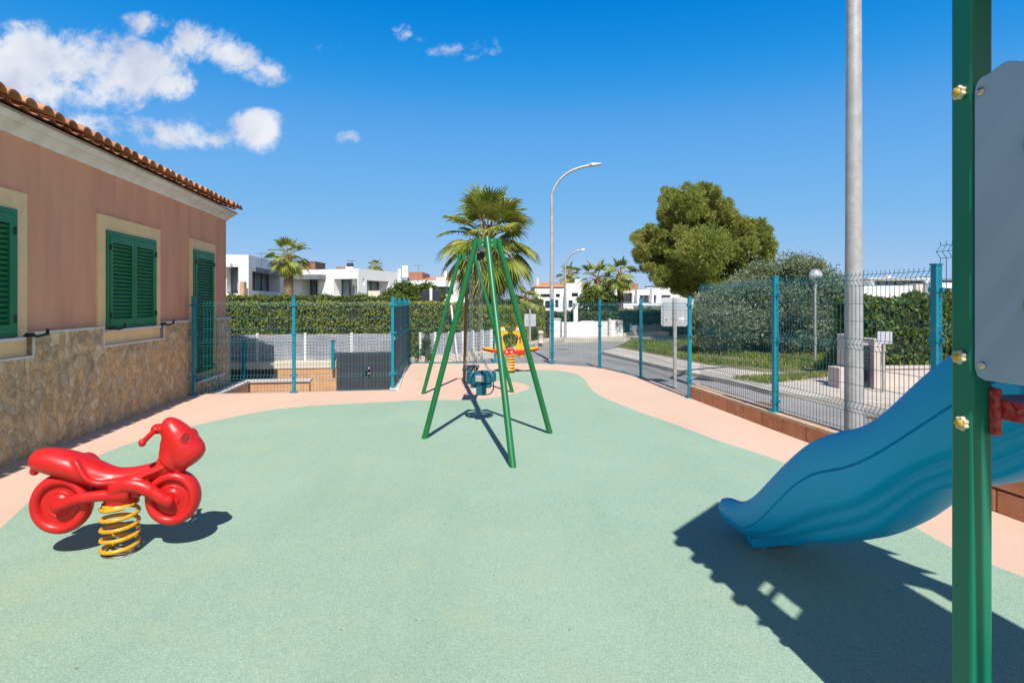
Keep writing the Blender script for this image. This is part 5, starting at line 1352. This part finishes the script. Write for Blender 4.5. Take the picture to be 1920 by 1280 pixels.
def villa(name,label,C,ang,Ll,Lr,z1,front,right,lopen=(),cat='villa',dep=.5):
    """corner C; front face runs to the left along -Dl, right face runs back along Dr"""
    Dl=(-cos(ang),-sin(ang)); Dr=(-sin(ang),cos(ang)); nf_=Dr; nr_=Dl
    t=thing(name,label,cat,(C[0],C[1],0),0); m=MB()
    fo=[];ro=[]
    for o in front:
        x0,y0,x1,y1=o[:4]; a,za=on_face(x0,y0,C,Dl); b,zb=on_face(x1,y1,C,Dl); fo.append((min(a,b),max(a,b),min(za,zb),max(za,zb)))
    for o in right:
        x0,y0,x1,y1=o[:4]; a,za=on_face(x0,y0,C,Dr); b,zb=on_face(x1,y1,C,Dr); ro.append((min(a,b),max(a,b),min(za,zb),max(za,zb)))
    face(m,C,Dl,nf_,0,Ll,0,z1,fo,dep); face(m,C,Dr,nr_,0,Lr,0,z1,ro,dep)
    q=lambda a,b,z:(C[0]+Dl[0]*a+Dr[0]*b,C[1]+Dl[1]*a+Dr[1]*b,z)
    m.add([q(Ll,0,0),q(Ll,Lr,0),q(Ll,Lr,z1),q(Ll,0,z1)],[(0,1,2,3)]); m.add([q(0,Lr,0),q(Ll,Lr,0),q(Ll,Lr,z1),q(0,Lr,z1)],[(0,1,2,3)])
    m.add([q(.0,.0,z1),q(Ll,.0,z1),q(Ll,.3,z1),q(.3,.3,z1)],[(0,1,2,3)]); m.add([q(0,0,z1),q(.3,.3,z1),q(.3,Lr,z1),q(0,Lr,z1)],[(0,1,2,3)])
    m.build('wall',M_villa,t)
    m=MB(); m.add([q(.05,.05,z1-.15),q(Ll-.05,.05,z1-.15),q(Ll-.05,Lr-.05,z1-.15),q(.05,Lr-.05,z1-.15)],[(0,1,2,3)]); m.build('roof',M_conc,t)
    for o,s_ in zip(fo,front): glaze(t,C,Dl,nf_,o,dep-.02,**(s_[4] if len(s_)>4 else {}))
    for o,s_ in zip(ro,right): glaze(t,C,Dr,nr_,o,dep-.02,**(s_[4] if len(s_)>4 else {}))
    return t,q,Dl,Dr
def pbox(par,name,mat,px0,py0,px1,py1,Y,dp,z0=None):
    x0,x1=XA(px0,Y),XA(px1,Y); za=ZA(py1,Y) if z0 is None else z0; zb=ZA(py0,Y)
    m=MB(); m.box(((x0+x1)/2,Y+dp/2,(za+zb)/2),(x1-x0,dp,zb-za)); return m.build(name,mat,par)
def antenna(par,px,py,Y,h,w=.5):
    x,z=XA(px,Y),ZA(py,Y); m=MB(); w*=.6; m.tube([(x,Y,z-h),(x,Y,z)],.012,5); m.tube([(x-w,Y,z),(x+w,Y,z+.02)],.012,5)
    for k in range(5): m.tube([(x-w+w*.45*k,Y-.15,z+.005*k),(x-w+w*.45*k,Y+.15,z+.005*k)],.008,4)
    m.build('antenna',M_anth,par)
# villa at far left
C1=(XA(466,35),35.0)
v1,q,Dl,Dr=villa('white_villa','white cubic villa with large glazed terrace and awning beside the rough-trunked palm',C1,SITE_ROT,6.5,9.2,ZA(478,35),
  [(425,500,447,550,dict(bars=2,curtain=(.05,.55)))],[(473,506,525,548,dict(bars=4))],dep=.9)
m=MB(); a0,za=on_face(447,497,C1,Dl); m.box((C1[0]+Dl[0]*2.2-Dr[0]*.25,C1[1]+Dl[1]*2.2-Dr[1]*.25,ZA(498,35)),(2.6,.55,.22),SITE_ROT); m.build('lintel',M_villa,v1)
m=MB(); a0,za=on_face(471,503,C1,Dr); a1,zb=on_face(527,507,C1,Dr); mid=(a0+a1)/2
m.box((C1[0]+Dr[0]*mid-Dl[0]*.12,C1[1]+Dr[1]*mid-Dl[1]*.12,za-.05),(a1-a0,.3,.28),SITE_ROT+pi/2); m.build('awning',M_awn,v1)
pbox(v1,'stone_pier',M_stone,449,528,458,560,34.4,.3); antenna(v1,490,475,37,.9)
# second villa
C2=(XA(672,36),36.0)
v2,q,Dl,Dr=villa('white_villa','long low white villa with deep window recesses and a chimney',C2,radians(-20),5.1,5.0,ZA(503.5,36),
  [(566,524,598,560,dict(bars=3,curtain=(.25,.6))),(626,523,670,560,dict(bars=3,curtain=(.15,.45)))],[(688,525,729,560,dict(bars=3)),(680,522,684,535,dict(bars=1))],dep=.9)
pbox(v2,'wall_return',M_villa,746,504,752,560,39.5,.4); pbox(v2,'chimney',M_villa,648,500,662,506,38,.5); pbox(v2,'chimney_cap',M_anth,650,493,660,499.8,38.05,.4); pbox(v2,'roof_vent',M_wood,630,500,648,505,38.5,.4)
pbox(v2,'stair_parapet',M_cream,688,545,712,560,37.4,.4,0)
a0,_=on_face(552,512,C2,Dl); a1,_=on_face(611,512,C2,Dl); mid=(a0+a1)/2; m=MB(); m.box((C2[0]+Dl[0]*mid-Dr[0]*.35,C2[1]+Dl[1]*mid-Dr[1]*.35,ZA(520,37.2)),(abs(a1-a0),.7,.30),radians(-20)); m.build('awning',M_awn,v2); antenna(v2,660,489,38.2,.5)
t=thing('brown_tower','brown timber clad stair tower showing behind the tall left palm','building',(XA(580,46),46,0),0); pbox(t,'tower_body',M_wood,566,491,591,520,46,2.5,0); pbox(t,'tower_roof',M_wood,565,490,592,491,45.95,2.6)
# third: tiled villa behind the swing
M_far=pm('far_clay_tiles',(.42,.19,.10),(.54,.28,.16),3,.9,stretch=(9,1,1))
t=thing('tiled_villa','white villa with brown timber wall and clay tiled roof behind the swing frame','villa',(XA(820,43),43,0),0)
def boxy(par,name,mat,px0,py0,px1,py1,Y,dp,ops=(),z0=0):
    x0,x1=XA(px0,Y),XA(px1,Y); C=(x1,Y); Dl=(-1,0); m=MB(); zb=ZA(py0,Y)
    fo=[]
    for o in ops: fo.append((x1-XA(o[2],Y),x1-XA(o[0],Y),max(z0,ZA(o[3],Y)),ZA(o[1],Y)))
    face(m,C,Dl,(0,1),0,x1-x0,z0,zb,fo,.5)
    m.add([(x0,Y,z0),(x0,Y+dp,z0),(x0,Y+dp,zb),(x0,Y,zb)],[(0,1,2,3)]); m.add([(x1,Y,z0),(x1,Y+dp,z0),(x1,Y+dp,zb),(x1,Y,zb)],[(0,1,2,3)]); m.add([(x0,Y+dp,z0),(x1,Y+dp,z0),(x1,Y+dp,zb),(x0,Y+dp,zb)],[(0,1,2,3)]); m.add([(x0,Y,zb),(x1,Y,zb),(x1,Y+dp,zb),(x0,Y+dp,zb)],[(0,1,2,3)])
    ob=m.build(name,mat,par)
    for o,s_ in zip(fo,ops): glaze(par,C,Dl,(0,1),o,.48,**(s_[4] if len(s_)>4 else {}))
    return ob
def hip(par,px0,px1,py_e,py_r,Y,dp,mat):
    x0,x1=XA(px0,Y)-.2,XA(px1,Y)+.2; ze,zr=ZA(py_e,Y),ZA(py_r,Y); y0,y1=Y-.3,Y+dp; i=min((x1-x0)*.3,dp*.45); ym=(y0+y1)/2
    m=MB(); m.add([(x0,y0,ze),(x1,y0,ze),(x1,y1,ze),(x0,y1,ze),(x0+i,ym,zr),(x1-i,ym,zr)],[(0,1,5,4),(1,2,5),(2,3,4,5),(3,0,4),(0,3,2,1)])
    m.add([(x0,y0,ze-.12),(x1,y0,ze-.12),(x1,y0,ze-.01),(x0,y0,ze-.01)],[(0,1,2,3)]); return m.build('roof',mat,par)
boxy(t,'wall',M_villa,762,526,882,575,43,6,[(790,531,803,545),(812,537,850,552,dict(bars=4))])
boxy(t,'timber_wall',M_wood,764,510,792,526,43.6,4,z0=ZA(526.2,43)); hip(t,794,880,524,513,43.8,6,M_far)
boxy(t,'wall',M_villa,818,520,836,526.2,43.3,2,z0=ZA(526.3,43)); pbox(t,'chimney',M_cream,833,508,838,522,44.5,.4); pbox(t,'chimney',M_villa,754,498,765,520,43,.5); antenna(t,785,498,46,.8,.6)
t=thing('tiled_villa','white villa with clay tiled roof behind the curved-arm lamp','villa',(XA(1050,42),42,0),0)
boxy(t,'wall',M_villa,1003,539,1066,580,42,6,[(1013,551,1031,557,dict(bars=2)),(1042,551,1050,557,dict(bars=1)),(1013,563,1018,576,dict(bars=1)),(1022,564,1032,578,dict(bars=2)),(1041,562,1047,576,dict(bars=1))])
boxy(t,'wall',M_villa,1061,531,1093,580,41,6,[(1072,549,1084,556,dict(bars=2)),(1066,563,1074,576,dict(bars=1))]); boxy(t,'wall',M_villa,1093.5,529,1104,580,41.6,5)
hip(t,1003,1061,538,526,42.3,6,M_far); pbox(t,'chimney',M_cream,1006,521,1010,540,43,.4); pbox(t,'chimney',M_cream,1053,520,1058,540,43.5,.4); pbox(t,'chimney',M_villa,1079,523,1089,534,42,.5); pbox(t,'chimney_cap',M_anth,1080,520.5,1086,522.8,42.05,.4)
t=thing('flat_villa','white villa with brown timber cube and shaded terraces beyond the road, by the pine','villa',(XA(1220,40),40,0),0)
boxy(t,'wall',M_villa,1146,530,1168,580,41,5,[(1147,537,1152,552,dict(bars=1))]); boxy(t,'timber_cube',M_wood,1167,531,1197,545,41.5,4,z0=0)
boxy(t,'wall',M_villa,1164,544,1194,570,40.3,4,[(1164.5,549,1186,568.5,dict(bars=3))]); boxy(t,'wall',M_villa,1194.5,543,1222,570,39.6,5,[(1199,553,1220,568,dict(bars=3))])
boxy(t,'wall',M_villa,1222.5,540,1262,572,39,6,[(1226,553,1231,568,dict(bars=1)),(1240,553,1258,568,dict(bars=2))]); pbox(t,'terrace_slab',M_villa,1160,568.6,1262,573,38.6,1.0)
pbox(t,'chimney',M_villa,1213,539,1223,544,40.5,.5); pbox(t,'chimney_cap',M_anth,1212,536.5,1222,538.8,40.55,.5); pbox(t,'roof_light',M_awn,1228,537.5,1252,540,40.5,1.2)
for x in (1160,1189,1207,1222,1243): pbox(t,'terrace_pier',M_villa,x,573.2,x+6,600,38.8,.3,0)
boxy(t,'wall',M_villa,1250,532,1300,572,41,5,[(1262,540,1290,552,dict(bars=3))])
t=thing('white_house','wide low white house with strip windows above the cypress hedge at the right','villa',(XA(1690,38),38,0),0)
boxy(t,'wall',M_villa,1606,536,1745,580,38,6,[(1690,549,1730,556,dict(bars=3))]); boxy(t,'upper_wall',M_villa,1632,523,1742,536,39,4,[(1640,526,1735,535,dict(bars=6))],z0=ZA(536.2,38)); pbox(t,'roof',M_conc,1628,520.5,1746,523,38.6,5); boxy(t,'wall',M_cream,1718,533,1736,575,37.7,2); boxy(t,'wall',M_villa,1745.5,530,1800,580,37,6,[(1760,540,1790,550,dict(bars=2))])
pbox(t,'roof_vent',M_anth,1771,525,1786,530.2,38,.6); antenna(t,1619,508,38,1.4,.25); pbox(t,'chimney',M_villa,1664,516,1671,521,39.5,.4)
bush('garden_shrub','small leafy shrub rising above the cypress hedge before the right white house',1715,556,14,30,420,L_bush,.08,[(1730,558,10),(1700,560,9),(1775,552,9)])
